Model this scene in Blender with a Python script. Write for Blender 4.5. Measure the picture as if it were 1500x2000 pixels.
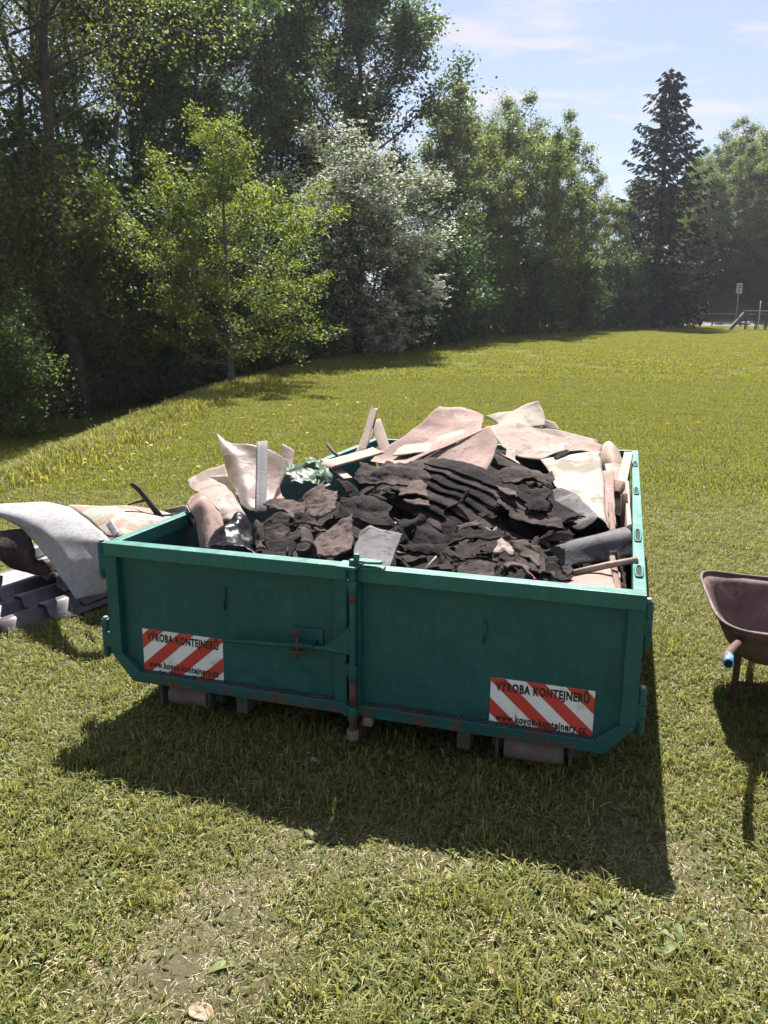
import bpy, bmesh, math, random
import numpy as np
from mathutils import Vector, Matrix, noise as mnoise

rad = math.radians
for o in list(bpy.data.objects):
    bpy.data.objects.remove(o)
S = bpy.context.scene
COL = S.collection

# ------------------------------------------------------------------ camera
F_PX, PITCH, ROLL, CAM_H = 1517.0, 0.2205, 0.0075, 1.555
_c, _s = math.cos(PITCH), math.sin(PITCH)
FW = np.array([0, _c, -_s]); UP0 = np.array([0, _s, _c]); RT0 = np.array([1.0, 0, 0])
RT = math.cos(ROLL) * RT0 + math.sin(ROLL) * UP0
UP = -math.sin(ROLL) * RT0 + math.cos(ROLL) * UP0
EYE = np.array([0, 0, CAM_H])
cam_d = bpy.data.cameras.new('camera')
cam_d.sensor_fit = 'VERTICAL'; cam_d.sensor_height = 24.0; cam_d.sensor_width = 18.0
cam_d.lens = F_PX / 2000 * 24.0
cam_d.clip_start = 0.05; cam_d.clip_end = 2000
cam = bpy.data.objects.new('camera', cam_d); COL.objects.link(cam)
M = Matrix.Identity(4)
for i in range(3):
    M[i][0] = RT[i]; M[i][1] = UP[i]; M[i][2] = -FW[i]; M[i][3] = EYE[i]
cam.matrix_world = M
S.camera = cam

# ------------------------------------------------------------------ world, sun, exposure
SUN_AZ, SUN_EL = rad(5.0), rad(54.0)          # azimuth from +Y towards +X
world = bpy.data.worlds.new('World'); S.world = world; world.use_nodes = True
nt = world.node_tree; nt.nodes.clear()
def wn(t, **k):
    n = nt.nodes.new(t)
    for a, b in k.items(): setattr(n, a, b)
    return n
sky = wn('ShaderNodeTexSky', sky_type='NISHITA'); sky.sun_disc = False
sky.sun_elevation = SUN_EL; sky.sun_rotation = SUN_AZ
sky.air_density = 1.1; sky.dust_density = 0.3; sky.ozone_density = 3.5; sky.altitude = 400
bg = wn('ShaderNodeBackground'); bg.inputs['Strength'].default_value = 0.041
wo = wn('ShaderNodeOutputWorld')
tc = wn('ShaderNodeTexCoord'); sx = wn('ShaderNodeSeparateXYZ')
nt.links.new(tc.outputs['Generated'], sx.inputs[0])
zz = wn('ShaderNodeMath', operation='ADD'); zz.inputs[1].default_value = 0.12
mx = wn('ShaderNodeMath', operation='MAXIMUM'); mx.inputs[1].default_value = 0.05
nt.links.new(sx.outputs['Z'], zz.inputs[0]); nt.links.new(zz.outputs[0], mx.inputs[0])
dx = wn('ShaderNodeMath', operation='DIVIDE'); dy = wn('ShaderNodeMath', operation='DIVIDE')
nt.links.new(sx.outputs['X'], dx.inputs[0]); nt.links.new(mx.outputs[0], dx.inputs[1])
nt.links.new(sx.outputs['Y'], dy.inputs[0]); nt.links.new(mx.outputs[0], dy.inputs[1])
cb = wn('ShaderNodeCombineXYZ'); nt.links.new(dx.outputs[0], cb.inputs[0]); nt.links.new(dy.outputs[0], cb.inputs[1])
mp = wn('ShaderNodeMapping'); mp.inputs['Rotation'].default_value = (0, 0, rad(38)); mp.inputs['Scale'].default_value = (1.0, 2.1, 1)
mp.inputs['Location'].default_value = (1.9, 0.6, 0)
nt.links.new(cb.outputs[0], mp.inputs[0])
cn = wn('ShaderNodeTexNoise'); cn.inputs['Scale'].default_value = 2.3; cn.inputs['Detail'].default_value = 9
cn.inputs['Roughness'].default_value = 0.58; cn.inputs['Distortion'].default_value = 0.35
nt.links.new(mp.outputs[0], cn.inputs['Vector'])
cr = wn('ShaderNodeValToRGB'); cr.color_ramp.elements[0].position = 0.50; cr.color_ramp.elements[1].position = 0.64
cr.color_ramp.elements[0].color = (.30, .30, .30, 1); cr.color_ramp.elements[1].color = (0.85, 0.85, 0.85, 1)
nt.links.new(cn.outputs['Fac'], cr.inputs[0])
cm = wn('ShaderNodeMix', data_type='RGBA'); cm.inputs[7].default_value = (6.0, 5.75, 6.15, 1)
nt.links.new(cr.outputs['Color'], cm.inputs[0]); nt.links.new(sky.outputs[0], cm.inputs[6])
nt.links.new(cm.outputs[2], bg.inputs['Color']); nt.links.new(bg.outputs[0], wo.inputs['Surface'])

sun_d = bpy.data.lights.new('sun', 'SUN'); sun_d.energy = 5.0; sun_d.angle = rad(0.55); sun_d.color = (1.0, 0.955, 0.89)
sun = bpy.data.objects.new('sun', sun_d); COL.objects.link(sun)
sdir = Vector((math.sin(SUN_AZ) * math.cos(SUN_EL), math.cos(SUN_AZ) * math.cos(SUN_EL), math.sin(SUN_EL)))
sun.rotation_euler = sdir.to_track_quat('Z', 'Y').to_euler(); sun.location = (0, 0, 40)
S.view_settings.view_transform = 'Standard'; S.view_settings.look = 'None'
S.view_settings.gamma = 1.0; S.view_settings.use_curve_mapping = False
S.view_settings.exposure = 1.7
S.cycles.max_bounces = 6; S.cycles.diffuse_bounces = 3; S.cycles.transmission_bounces = 3; S.cycles.transparent_max_bounces = 6

# ------------------------------------------------------------------ helpers
def ray(px, py):
    d = FW + RT * ((px - 750) / F_PX) - UP * ((py - 1000) / F_PX)
    return d
def at_depth(px, py, y):
    d = ray(px, py); return EYE + d * (y / d[1])
def at_z(px, py, z):
    d = ray(px, py); return EYE + d * ((z - CAM_H) / d[2])

def tag(o, label=None, cat=None, group=None, kind=None):
    if label: o['label'] = label
    if cat: o['category'] = cat
    if group: o['group'] = group
    if kind: o['kind'] = kind
    return o
def link_mesh(name, me, parent=None, m=None, loc=None):
    o = bpy.data.objects.new(name, me)
    if m is not None:
        me.materials.clear(); me.materials.append(m)
    COL.objects.link(o)
    if parent is not None: o.parent = parent
    if loc is not None: o.location = loc
    return o
def empty(name, loc, rz=0.0):
    o = bpy.data.objects.new(name, None); COL.objects.link(o)
    o.empty_display_size = 0.1
    o.location = loc; o.rotation_euler = (0, 0, rz); return o
def smooth(me):
    me.polygons.foreach_set('use_smooth', [True] * len(me.polygons))
def np_mesh(name, V, Fq=None, Ft=None):
    me = bpy.data.meshes.new(name)
    V = np.asarray(V, dtype=np.float32).reshape(-1, 3)
    loops = []; starts = []; n = 0
    if Fq is not None and len(Fq):
        Fq = np.asarray(Fq, dtype=np.int32); loops.append(Fq.ravel()); starts.append(np.arange(len(Fq)) * 4); n = len(Fq) * 4
    if Ft is not None and len(Ft):
        Ft = np.asarray(Ft, dtype=np.int32); loops.append(Ft.ravel()); starts.append(n + np.arange(len(Ft)) * 3)
    L = np.concatenate(loops).astype(np.int32); st = np.concatenate(starts).astype(np.int32)
    me.vertices.add(len(V)); me.vertices.foreach_set('co', V.ravel())
    me.loops.add(len(L)); me.loops.foreach_set('vertex_index', L)
    me.polygons.add(len(st)); me.polygons.foreach_set('loop_start', st)
    me.update(calc_edges=True)
    return me
def bevel(o, w=0.003, seg=2):
    b = o.modifiers.new('bevel', 'BEVEL'); b.width = w; b.segments = seg; b.limit_method = 'ANGLE'; b.angle_limit = rad(40)
    return o
def prism(name, poly, a0, a1, axis, m, parent=None, bev=0.003):
    """poly: 2D points; axis 'v': poly in (u,w) extruded along v; 'u': poly in (v,w); 'w': poly in (u,v)"""
    n = len(poly); V = []
    for a in (a0, a1):
        for p, q in poly:
            V.append({'v': (p, a, q), 'u': (a, p, q), 'w': (p, q, a)}[axis])
    Fc = [tuple(range(n)), tuple(range(2 * n - 1, n - 1, -1))]
    for i in range(n): Fc.append((i, i + n, (i + 1) % n + n, (i + 1) % n))
    me = bpy.data.meshes.new(name); me.from_pydata(V, [], Fc)
    bm = bmesh.new(); bm.from_mesh(me); bmesh.ops.recalc_face_normals(bm, faces=bm.faces); bm.to_mesh(me); bm.free()
    o = link_mesh(name, me, parent, m)
    if bev: bevel(o, bev)
    return o
def box(name, u, v, w, m, parent=None, bev=0.003):
    return prism(name, [(u[0], w[0]), (u[1], w[0]), (u[1], w[1]), (u[0], w[1])], v[0], v[1], 'v', m, parent, bev)
def tube_geo(P, R, sides, caps=True):
    P = np.asarray(P, float); n = len(P)
    T = np.gradient(P, axis=0); T /= np.linalg.norm(T, axis=1)[:, None] + 1e-9
    ref = np.array([0, 0, 1.0]) if abs(T[:, 2]).mean() < 0.8 else np.array([1.0, 0, 0])
    A = np.cross(T, ref); A /= np.linalg.norm(A, axis=1)[:, None] + 1e-9
    B = np.cross(T, A)
    th = np.arange(sides) * 2 * np.pi / sides
    R = np.broadcast_to(np.asarray(R, float), (n,))
    V = P[:, None, :] + R[:, None, None] * (np.cos(th)[None, :, None] * A[:, None, :] + np.sin(th)[None, :, None] * B[:, None, :])
    V = V.reshape(-1, 3)
    i = np.arange(n - 1)[:, None] * sides; j = np.arange(sides)[None, :]; j2 = (j + 1) % sides
    Q = np.stack([i + j, i + j2, i + sides + j2, i + sides + j], -1).reshape(-1, 4)
    Tt = np.zeros((0, 3), int)
    if caps:
        V = np.vstack([V, P[:1], P[-1:]]); k = n * sides
        a = np.arange(sides); b = (a + 1) % sides
        Tt = np.vstack([np.stack([b, a, np.full(sides, k)], 1), np.stack([a + (n - 1) * sides, b + (n - 1) * sides, np.full(sides, k + 1)], 1)])
    return V, Q, Tt
def tube(name, P, R, sides, m, parent=None, sm=True):
    V, Q, T = tube_geo(P, R, sides); me = np_mesh(name, V, Q, T)
    if sm: smooth(me)
    o = link_mesh(name, me, parent, m)
    return o
def cyl(name, p0, p1, r, m, parent=None, sides=18, bev=0.002):
    V, Q, T = tube_geo([p0, p1], r, sides); me = np_mesh(name, V, Q, T)
    o = link_mesh(name, me, parent, m)
    if bev: bevel(o, bev)
    return o

# ------------------------------------------------------------------ materials
class NT:
    def __init__(s, name):
        s.m = bpy.data.materials.new(name); s.m.use_nodes = True; s.t = s.m.node_tree; s.t.nodes.clear()
        s.out = s.n('ShaderNodeOutputMaterial')
    def n(s, t, ins=None, **k):
        x = s.t.nodes.new(t)
        for a, b in k.items(): setattr(x, a, b)
        for a, b in (ins or {}).items(): x.inputs[a].default_value = b
        return x
    def l(s, a, b): s.t.links.new(a, b)
    def coord(s, kind='Object'):
        if not hasattr(s, 'tc'): s.tc = s.n('ShaderNodeTexCoord')
        return s.tc.outputs[kind]
    def noise(s, scale, detail=5, rough=0.55, vec=None, dist=0.0):
        x = s.n('ShaderNodeTexNoise', {'Scale': scale, 'Detail': detail, 'Roughness': rough, 'Distortion': dist})
        s.l(vec if vec is not None else s.coord(), x.inputs['Vector']); return x.outputs['Fac']
    def ramp(s, fac, stops):
        r = s.n('ShaderNodeValToRGB'); e = r.color_ramp.elements
        while len(e) < len(stops): e.new(0.5)
        for i, (p, c) in enumerate(stops):
            e[i].position = p; e[i].color = (c, c, c, 1) if isinstance(c, (int, float)) else (*c, 1)
        s.l(fac, r.inputs[0]); return r.outputs['Color']
    def mix(s, fac, a, b, blend='MIX'):
        x = s.n('ShaderNodeMix', data_type='RGBA', blend_type=blend)
        for v, i in ((fac, 0), (a, 6), (b, 7)):
            if isinstance(v, (int, float)): x.inputs[i].default_value = v if i == 0 else (v, v, v, 1)
            elif isinstance(v, tuple): x.inputs[i].default_value = (*v, 1)
            else: s.l(v, x.inputs[i])
        return x.outputs[2]
    def math(s, op, a, b):
        x = s.n('ShaderNodeMath', operation=op)
        for v, i in ((a, 0), (b, 1)):
            if isinstance(v, (int, float)): x.inputs[i].default_value = v
            else: s.l(v, x.inputs[i])
        return x.outputs[0]
    def bump(s, h, strength=0.3, dist=0.01):
        x = s.n('ShaderNodeBump', {'Strength': strength, 'Distance': dist}); s.l(h, x.inputs['Height']); return x.outputs[0]
    def bsdf(s, color, rough=0.6, metal=0.0, normal=None, spec=0.5):
        p = s.n('ShaderNodeBsdfPrincipled')
        for v, k in ((color, 'Base Color'), (rough, 'Roughness'), (metal, 'Metallic'), (spec, 'Specular IOR Level')):
            if isinstance(v, tuple): p.inputs[k].default_value = (*v, 1)
            elif isinstance(v, (int, float)): p.inputs[k].default_value = v
            else: s.l(v, p.inputs[k])
        if normal is not None: s.l(normal, p.inputs['Normal'])
        return p
    def done(s, sh):
        s.l(sh.outputs[0] if hasattr(sh, 'outputs') else sh, s.out.inputs['Surface']); return s.m

def mat_mottled(name, c1, c2, c3=None, scale=8, rough=0.7, bump=0.25, bscale=60, bdist=0.004, metal=0.0, spots=None, spec=0.4):
    k = NT(name)
    f = k.noise(scale, 6, 0.6)
    st = [(0.3, c1), (0.68, c2)] if c3 is None else [(0.28, c1), (0.5, c2), (0.72, c3)]
    col = k.ramp(f, st)
    if spots:
        sc, col2, lo, hi = spots
        col = k.mix(k.ramp(k.noise(sc, 4, 0.6), [(lo, 0.0), (hi, 1.0)]), col, col2)
    nb = k.bump(k.noise(bscale, 6, 0.65), bump, bdist) if bump else None
    return k.done(k.bsdf(col, rough, metal, nb, spec))

def mat_leaf(name, cols, trans=0.45, tcol=None):
    """cols: ramp of leaf colours by leaf; light passes through the blade"""
    k = NT(name)
    g = k.n('ShaderNodeNewGeometry')
    col = k.ramp(g.outputs['Random Per Island'], [(i / max(1, len(cols) - 1), c) for i, c in enumerate(cols)])
    p = k.bsdf(col, 0.55, 0, None, 0.25)
    t = k.n('ShaderNodeBsdfTranslucent')
    k.l(k.mix(1.0, col, tcol or (1.25, 1.35, 0.55), 'MULTIPLY'), t.inputs['Color'])
    ms = k.n('ShaderNodeMixShader', {0: trans}); k.l(p.outputs[0], ms.inputs[1]); k.l(t.outputs[0], ms.inputs[2])
    return k.done(ms)

MT = {}
def paint(name, base, dark, rustlow=True):
    k = NT(name)
    col = k.ramp(k.noise(3.0, 5), [(0.3, dark), (0.7, base)])
    # faded streaks and small chips
    v = k.n('ShaderNodeMapping', {'Scale': (9, 9, 1.2)}); k.l(k.coord(), v.inputs[0])
    col = k.mix(k.ramp(k.noise(5, 5, 0.6, v.outputs[0]), [(0.45, 0.0), (0.8, 0.35)]), col, tuple(min(1, c * 1.5 + 0.01) for c in base))
    rust = k.ramp(k.noise(60, 5, 0.7), [(0.35, (0.05, 0.022, 0.014)), (0.7, (0.13, 0.06, 0.035))])
    chip = k.ramp(k.noise(34, 3, 0.5), [(0.685, 0.0), (0.705, 1.0)])
    if rustlow:
        sz = k.n('ShaderNodeSeparateXYZ'); k.l(k.coord(), sz.inputs[0])
        low = k.n('ShaderNodeMapRange', {1: 0.30, 2: 0.14, 3: 0.0, 4: 0.26}); k.l(sz.outputs['Z'], low.inputs[0])
        patch = k.ramp(k.math('ADD', k.noise(11, 7, 0.7), low.outputs[0]), [(0.70, 0.0), (0.80, 0.9)])
        chip = k.math('MAXIMUM', chip, patch)
    col = k.mix(chip, col, rust)
    v2 = k.n('ShaderNodeMapping', {'Scale': (3, 3, 60), 'Rotation': (0.2, 0.5, 0.1)}); k.l(k.coord(), v2.inputs[0])
    col = k.mix(k.ramp(k.noise(4, 4, 0.6, v2.outputs[0]), [(0.70, 0.0), (0.73, 0.35)]), col, tuple(min(1, c * 2.2 + 0.03) for c in base))
    col = k.mix(k.ramp(k.noise(120, 2, 0.5), [(0.72, 0.0), (0.75, 0.6)]), col, (0.2, 0.2, 0.18))
    run = k.n('ShaderNodeMapping', {'Scale': (26, 26, 1.6)}); k.l(k.coord(), run.inputs[0])
    col = k.mix(k.ramp(k.noise(3, 6, 0.65, run.outputs[0]), [(0.62, 0.0), (0.78, 0.55)]), col, (0.012, 0.035, 0.034))
    ro = k.ramp(k.noise(20, 4), [(0.3, 0.42), (0.7, 0.62)])
    nb = k.bump(k.math('ADD', k.noise(45, 5, 0.6), k.math('MULTIPLY', k.noise(4, 3, 0.5), 14.0)), 0.4, 0.004)
    return k.done(k.bsdf(col, ro, 0, nb, 0.45))
MT['paint'] = paint('green_paint', (0.003, 0.076, 0.074), (0.002, 0.056, 0.057))
MT['paint_rim'] = paint('green_paint_rim', (0.014, 0.125, 0.102), (0.009, 0.092, 0.076), False)
MT['rust'] = mat_mottled('rusty_steel', (0.035, 0.018, 0.012), (0.11, 0.05, 0.03), (0.05, 0.045, 0.04), 14, 0.85, 0.4, 90)
MT['steel'] = mat_mottled('worn_steel', (0.16, 0.16, 0.16), (0.34, 0.33, 0.32), None, 20, 0.5, 0.2, 90, metal=0.4)
MT['under'] = mat_mottled('dirty_underframe', (0.03, 0.035, 0.03), (0.075, 0.07, 0.06), (0.06, 0.035, 0.025), 12, 0.85, 0.3, 70)
MT['roller'] = mat_mottled('worn_roller', (0.12, 0.085, 0.075), (0.2, 0.16, 0.14), None, 16, 0.8, 0.3, 70)
MT['hole_shade'] = mat_mottled('painted_slot_shade', (0.006, 0.01, 0.01), (0.012, 0.018, 0.018), None, 10, 0.9, 0)  # near-black colour stands in for the shade inside openings
MT['white_print'] = mat_mottled('sticker_white', (0.66, 0.66, 0.68), (0.78, 0.78, 0.79), None, 6, 0.4, 0, spots=(14, (0.42, 0.4, 0.37), 0.56, 0.72))
MT['red_print'] = mat_mottled('sticker_red', (0.45, 0.035, 0.028), (0.55, 0.06, 0.045), None, 6, 0.4, 0, spots=(18, (0.3, 0.1, 0.08), 0.58, 0.72))
MT['black_print'] = mat_mottled('sticker_black', (0.012, 0.012, 0.013), (0.02, 0.02, 0.02), None, 6, 0.45, 0)
def lino(name, a, b, c, dirt=(0.17, 0.11, 0.09), lo=0.6):
    k = NT(name)
    col = k.ramp(k.noise(4.5, 6, 0.62), [(0.28, a), (0.5, b), (0.74, c)])
    wv = k.n('ShaderNodeMapping', {'Scale': (3, 14, 6), 'Rotation': (0.3, 0.2, 0.6)}); k.l(k.coord(), wv.inputs[0])
    col = k.mix(k.ramp(k.noise(4, 6, 0.6, wv.outputs[0]), [(0.60, 0.0), (0.66, 0.7)]), col, dirt)
    col = k.mix(k.ramp(k.noise(14, 6, 0.62, None, 0.6), [(lo - .04, 0.0), (lo + 0.03, 0.85)]), col, dirt)
    col = k.mix(k.ramp(k.noise(4.5, 7, 0.58, None, 1.0), [(0.50, 0.0), (0.60, 0.75)]), col, tuple(x * 1.2 for x in dirt))
    col = k.mix(k.ramp(k.noise(75, 3, 0.6), [(0.62, 0.0), (0.7, 0.7)]), col, tuple(x * 0.5 for x in dirt))
    nb = k.bump(k.noise(20, 8, 0.7), 0.5, 0.012)
    return k.done(k.bsdf(col, 0.8, 0, nb, 0.1))
MT['lino_pink'] = lino('pink_linoleum', (0.2025, 0.1376, 0.1189), (0.2572, 0.1818, 0.1620), (0.3134, 0.2362, 0.2119))
MT['lino_pale'] = lino('pale_linoleum', (0.2341, 0.1790, 0.1589), (0.2859, 0.2277, 0.2019), (0.3297, 0.2764, 0.2493), (0.1135, 0.0873, 0.0716), 0.66)
MT['lino_white'] = lino('cream_linoleum', (0.2804, 0.2362, 0.2032), (0.3285, 0.2864, 0.2478), (0.3682, 0.3266, 0.2892), (0.1245, 0.1087, 0.0832), 0.68)
MT['lino_grey'] = lino('grey_linoleum', (0.0746, 0.0724, 0.0746), (0.1102, 0.1056, 0.1079), (0.1446, 0.1389, 0.1389), (0.0459, 0.0402, 0.0402), 0.6)
def felt(name, a, b, c, rough=0.85):
    k = NT(name)
    col = k.ramp(k.noise(7, 8, 0.7), [(0.3, a), (0.5, b), (0.75, c)])
    col = k.mix(k.ramp(k.noise(130, 3, 0.6), [(0.63, 0.0), (0.72, 0.6)]), col, (0.2, 0.16, 0.14))
    nb = k.bump(k.noise(38, 8, 0.75), 0.9, 0.02)
    return k.done(k.bsdf(col, rough, 0, nb, 0.1))
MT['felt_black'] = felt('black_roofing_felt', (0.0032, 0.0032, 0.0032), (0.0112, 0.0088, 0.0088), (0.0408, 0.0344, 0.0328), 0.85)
MT['felt_brown'] = felt('brown_roofing_felt', (0.05, 0.036, 0.032), (0.105, 0.078, 0.07), (0.16, 0.125, 0.115))
MT['felt_dark'] = felt('dark_brown_felt', (0.0120, 0.0096, 0.0096), (0.0432, 0.0336, 0.0324), (0.1200, 0.0960, 0.0900), 0.88)
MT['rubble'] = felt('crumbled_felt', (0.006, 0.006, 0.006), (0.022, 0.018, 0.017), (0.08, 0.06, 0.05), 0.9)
def wood(name, a, b, grain=(2, 2, 30)):
    k = NT(name)
    v = k.n('ShaderNodeMapping', {'Scale': grain}); k.l(k.coord(), v.inputs[0])
    g = k.noise(6, 7, 0.65, v.outputs[0], 0.4)
    col = k.ramp(g, [(0.3, a), (0.7, b)])
    col = k.mix(k.ramp(k.noise(8, 5, 0.6), [(0.55, 0.0), (0.8, 0.6)]), col, tuple(x * 0.45 for x in a))
    return k.done(k.bsdf(col, 0.8, 0, k.bump(g, 0.5, 0.006), 0.3))
MT['wood_old'] = wood('weathered_wood', (0.22, 0.155, 0.12), (0.40, 0.31, 0.25), (14, 14, 14))
MT['wood_brown'] = wood('brown_wood', (0.09, 0.05, 0.035), (0.2, 0.125, 0.09), (14, 14, 14))
MT['wood_white'] = wood('white_painted_wood', (0.2873, 0.2677, 0.2550), (0.3570, 0.3383, 0.3256), (20, 20, 5))
MT['char'] = wood('charred_wood', (0.02, 0.015, 0.013), (0.075, 0.052, 0.042), (16, 16, 16))
def film():
    k = NT('clear_plastic_film')
    nb = k.bump(k.noise(9, 3, 0.5, None, 0.6), 0.35, 0.02)
    p = k.bsdf((0.34, 0.29, 0.27), 0.45, 0, nb, 0.35)
    t = k.n('ShaderNodeBsdfTransparent', {0: (0.86, 0.8, 0.77, 1)})
    tl = k.n('ShaderNodeBsdfTranslucent', {0: (0.7, 0.6, 0.55, 1)})
    m0 = k.n('ShaderNodeMixShader', {0: 0.35}); k.l(p.outputs[0], m0.inputs[1]); k.l(tl.outputs[0], m0.inputs[2])
    ms = k.n('ShaderNodeMixShader', {0: 0.45}); k.l(m0.outputs[0], ms.inputs[1]); k.l(t.outputs[0], ms.inputs[2])
    return k.done(ms)
MT['film'] = film()
def thin_plastic(name, c, tr, rough=0.3, spec=0.6):
    k = NT(name)
    nb = k.bump(k.noise(10, 3, 0.5, None, 0.5), 0.4, 0.015)
    p = k.bsdf(c, rough, 0, nb, spec)
    t = k.n('ShaderNodeBsdfTranslucent', {0: (*c, 1)})
    ms = k.n('ShaderNodeMixShader', {0: tr}); k.l(p.outputs[0], ms.inputs[1]); k.l(t.outputs[0], ms.inputs[2])
    return k.done(ms)
MT['bag_green'] = thin_plastic('green_plastic', (0.075, 0.12, 0.075), 0.3, 0.5, 0.2)
MT['bag_white'] = thin_plastic('whitish_plastic', (0.28, 0.29, 0.28), 0.3, 0.5, 0.3)
MT['bag_black'] = thin_plastic('black_plastic', (0.008, 0.008, 0.010), 0.02, 0.3, 0.07)
MT['red_scrap'] = mat_mottled('red_scrap', (0.28, 0.03, 0.03), (0.4, 0.05, 0.045), None, 9, 0.6, 0.2)
def galv():
    k = NT('galvanised_sheet')
    vor = k.n('ShaderNodeTexVoronoi', {'Scale': 55.0}); k.l(k.coord(), vor.inputs['Vector'])
    c = k.ramp(vor.outputs['Color'], [(0.0, (0.17, 0.165, 0.172)), (1.0, (0.26, 0.255, 0.262))])
    c = k.mix(k.ramp(k.noise(5, 7, 0.65), [(0.45, 0.0), (0.7, 0.55)]), c, (0.30, 0.27, 0.28))
    c = k.mix(k.ramp(k.noise(26, 5, 0.7), [(0.62, 0.0), (0.72, 0.7)]), c, (0.26, 0.19, 0.15))
    return k.done(k.bsdf(c, 0.6, 0.15, k.bump(k.noise(40, 5), 0.2, 0.004), 0.2))
MT['galv'] = galv()
MT['galv_dark'] = mat_mottled('zinc_painted_shade', (0.0768, 0.0696, 0.0816), (0.1200, 0.1128, 0.1272), (0.0960, 0.0768, 0.0768), 5, 0.5, 0.15, 50, metal=0.3)  # zinc darkened: shade beneath the galvanised sheet is put into the colour
def rusty_sheet():
    k = NT('rusted_painted_sheet')
    c = k.ramp(k.noise(5.5, 8, 0.68, None, 0.8), [(0.36, (0.168, 0.199, 0.171)), (0.47, (0.224, 0.217, 0.189)), (0.54, (0.210, 0.126, 0.095)), (0.72, (0.154, 0.081, 0.056))])
    return k.done(k.bsdf(c, 0.75, 0, k.bump(k.noise(45, 6, 0.7), 0.4, 0.006), 0.3))
MT['rusty_sheet'] = rusty_sheet()
MT['barrow'] = mat_mottled('rusty_barrow_steel', (0.0661, 0.0366, 0.0316), (0.1189, 0.0740, 0.0661), (0.1672, 0.1175, 0.1056), 9, 0.72, 0.35, 70, 0.006, spots=(13, (0.2113, 0.1741, 0.1586), 0.6, 0.72))
MT['barrow_frame'] = mat_mottled('rusty_barrow_frame', (0.05, 0.022, 0.018), (0.12, 0.058, 0.048), None, 18, 0.7, 0.3, 80)
MT['blue_grip'] = mat_mottled('blue_tape', (0.06, 0.2, 0.5), (0.14, 0.32, 0.62), None, 30, 0.45, 0.2, 90)
MT['rubber'] = mat_mottled('black_rubber', (0.015, 0.015, 0.015), (0.03, 0.03, 0.03), None, 20, 0.8, 0.2)
MT['bark'] = mat_mottled('dark_bark', (0.028, 0.022, 0.019), (0.075, 0.06, 0.05), None, 7, 0.9, 0.8, 22, 0.03)
MT['bark_grey'] = mat_mottled('grey_bark', (0.06, 0.052, 0.045), (0.13, 0.115, 0.10), None, 7, 0.9, 0.7, 22, 0.03)
MT['leaf_dark'] = mat_leaf('dark_foliage', [(0.030, 0.057, 0.025), (0.048, 0.086, 0.034), (0.071, 0.115, 0.048)], 0.4, (1.3, 1.4, 0.65))
MT['leaf_mid'] = mat_leaf('mid_foliage', [(0.0605, 0.0902, 0.0330), (0.0935, 0.1298, 0.0462), (0.1265, 0.1650, 0.0682)], 0.5)
MT['leaf_pale'] = mat_leaf('pale_foliage', [(0.083, 0.108, 0.055), (0.121, 0.149, 0.077), (0.165, 0.187, 0.110)], 0.5)
MT['leaf_yellow'] = mat_leaf('yellow_green_foliage', [(0.084, 0.122, 0.030), (0.126, 0.167, 0.042), (0.168, 0.211, 0.072)], 0.52, (1.4, 1.35, 0.5))
MT['leaf_olive'] = mat_leaf('olive_foliage', [(0.0805, 0.0920, 0.0379), (0.1150, 0.1288, 0.0517), (0.1552, 0.1610, 0.0747)], 0.5)
MT['blossom'] = mat_leaf('white_blossom', [(0.3337, 0.3416, 0.3019), (0.4370, 0.4449, 0.3972), (0.5244, 0.5244, 0.4925)], 0.35, (1.0, 1.0, 0.95))
MT['needle'] = mat_leaf('spruce_needles', [(0.012, 0.022, 0.016), (0.02, 0.034, 0.024), (0.03, 0.045, 0.03)], 0.12, (1.1, 1.2, 0.8))
GREEN = [(0.0862, 0.1026, 0.0212), (0.1540, 0.1691, 0.0400), (0.2218, 0.2215, 0.0706), (0.3573, 0.3265, 0.1529)]
MT['grass'] = mat_leaf('grass_blades', GREEN, 0.45, (1.3, 1.25, 0.5))
MT['grass_far'] = mat_leaf('field_grass_blades', [(0.1294, 0.1479, 0.0256), (0.1784, 0.1934, 0.0361), (0.2215, 0.2306, 0.0513)], 0.45, (1.3, 1.22, 0.45))
MT['straw'] = mat_leaf('dry_straw', [(0.2808, 0.2322, 0.1350), (0.3888, 0.3348, 0.2160), (0.4860, 0.4320, 0.3024)], 0.3, (1.1, 1.0, 0.8))
MT['weed'] = mat_leaf('weed_leaves', [(0.07, 0.095, 0.022), (0.105, 0.13, 0.036), (0.145, 0.165, 0.06)], 0.3, (1.2, 1.3, 0.5))
MT['dandelion'] = mat_leaf('dandelion_yellow', [(0.62, 0.42, 0.015), (0.72, 0.5, 0.02)], 0.3, (1.1, 1.0, 0.5))
MT['dry_leaf'] = mat_leaf('dry_brown_leaf', [(0.3, 0.19, 0.13), (0.4, 0.27, 0.2)], 0.25, (1.1, 0.9, 0.7))
MT['litter'] = mat_leaf('pale_litter', [(0.5, 0.48, 0.45), (0.6, 0.58, 0.56)], 0.2, (1, 1, 1))
MT['gravel'] = mat_mottled('pale_gravel', (0.078, 0.072, 0.066), (0.126, 0.120, 0.111), None, 3, 0.9, 0.6, 12, 0.05)
MT['pole_grey'] = mat_mottled('grey_post_metal', (0.13, 0.13, 0.15), (0.24, 0.24, 0.26), None, 9, 0.6, 0.1)
MT['rail_dark'] = mat_mottled('dark_rail', (0.05, 0.045, 0.045), (0.1, 0.09, 0.085), None, 9, 0.7, 0.1)
MT['sign_white'] = mat_mottled('sign_white', (0.3600, 0.3600, 0.3600), (0.4320, 0.4320, 0.4320), None, 4, 0.5, 0)
MT['plank_pale'] = mat_mottled('pale_plank_paint', (0.300, 0.294, 0.276), (0.372, 0.360, 0.342), None, 4, 0.6, 0)

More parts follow.
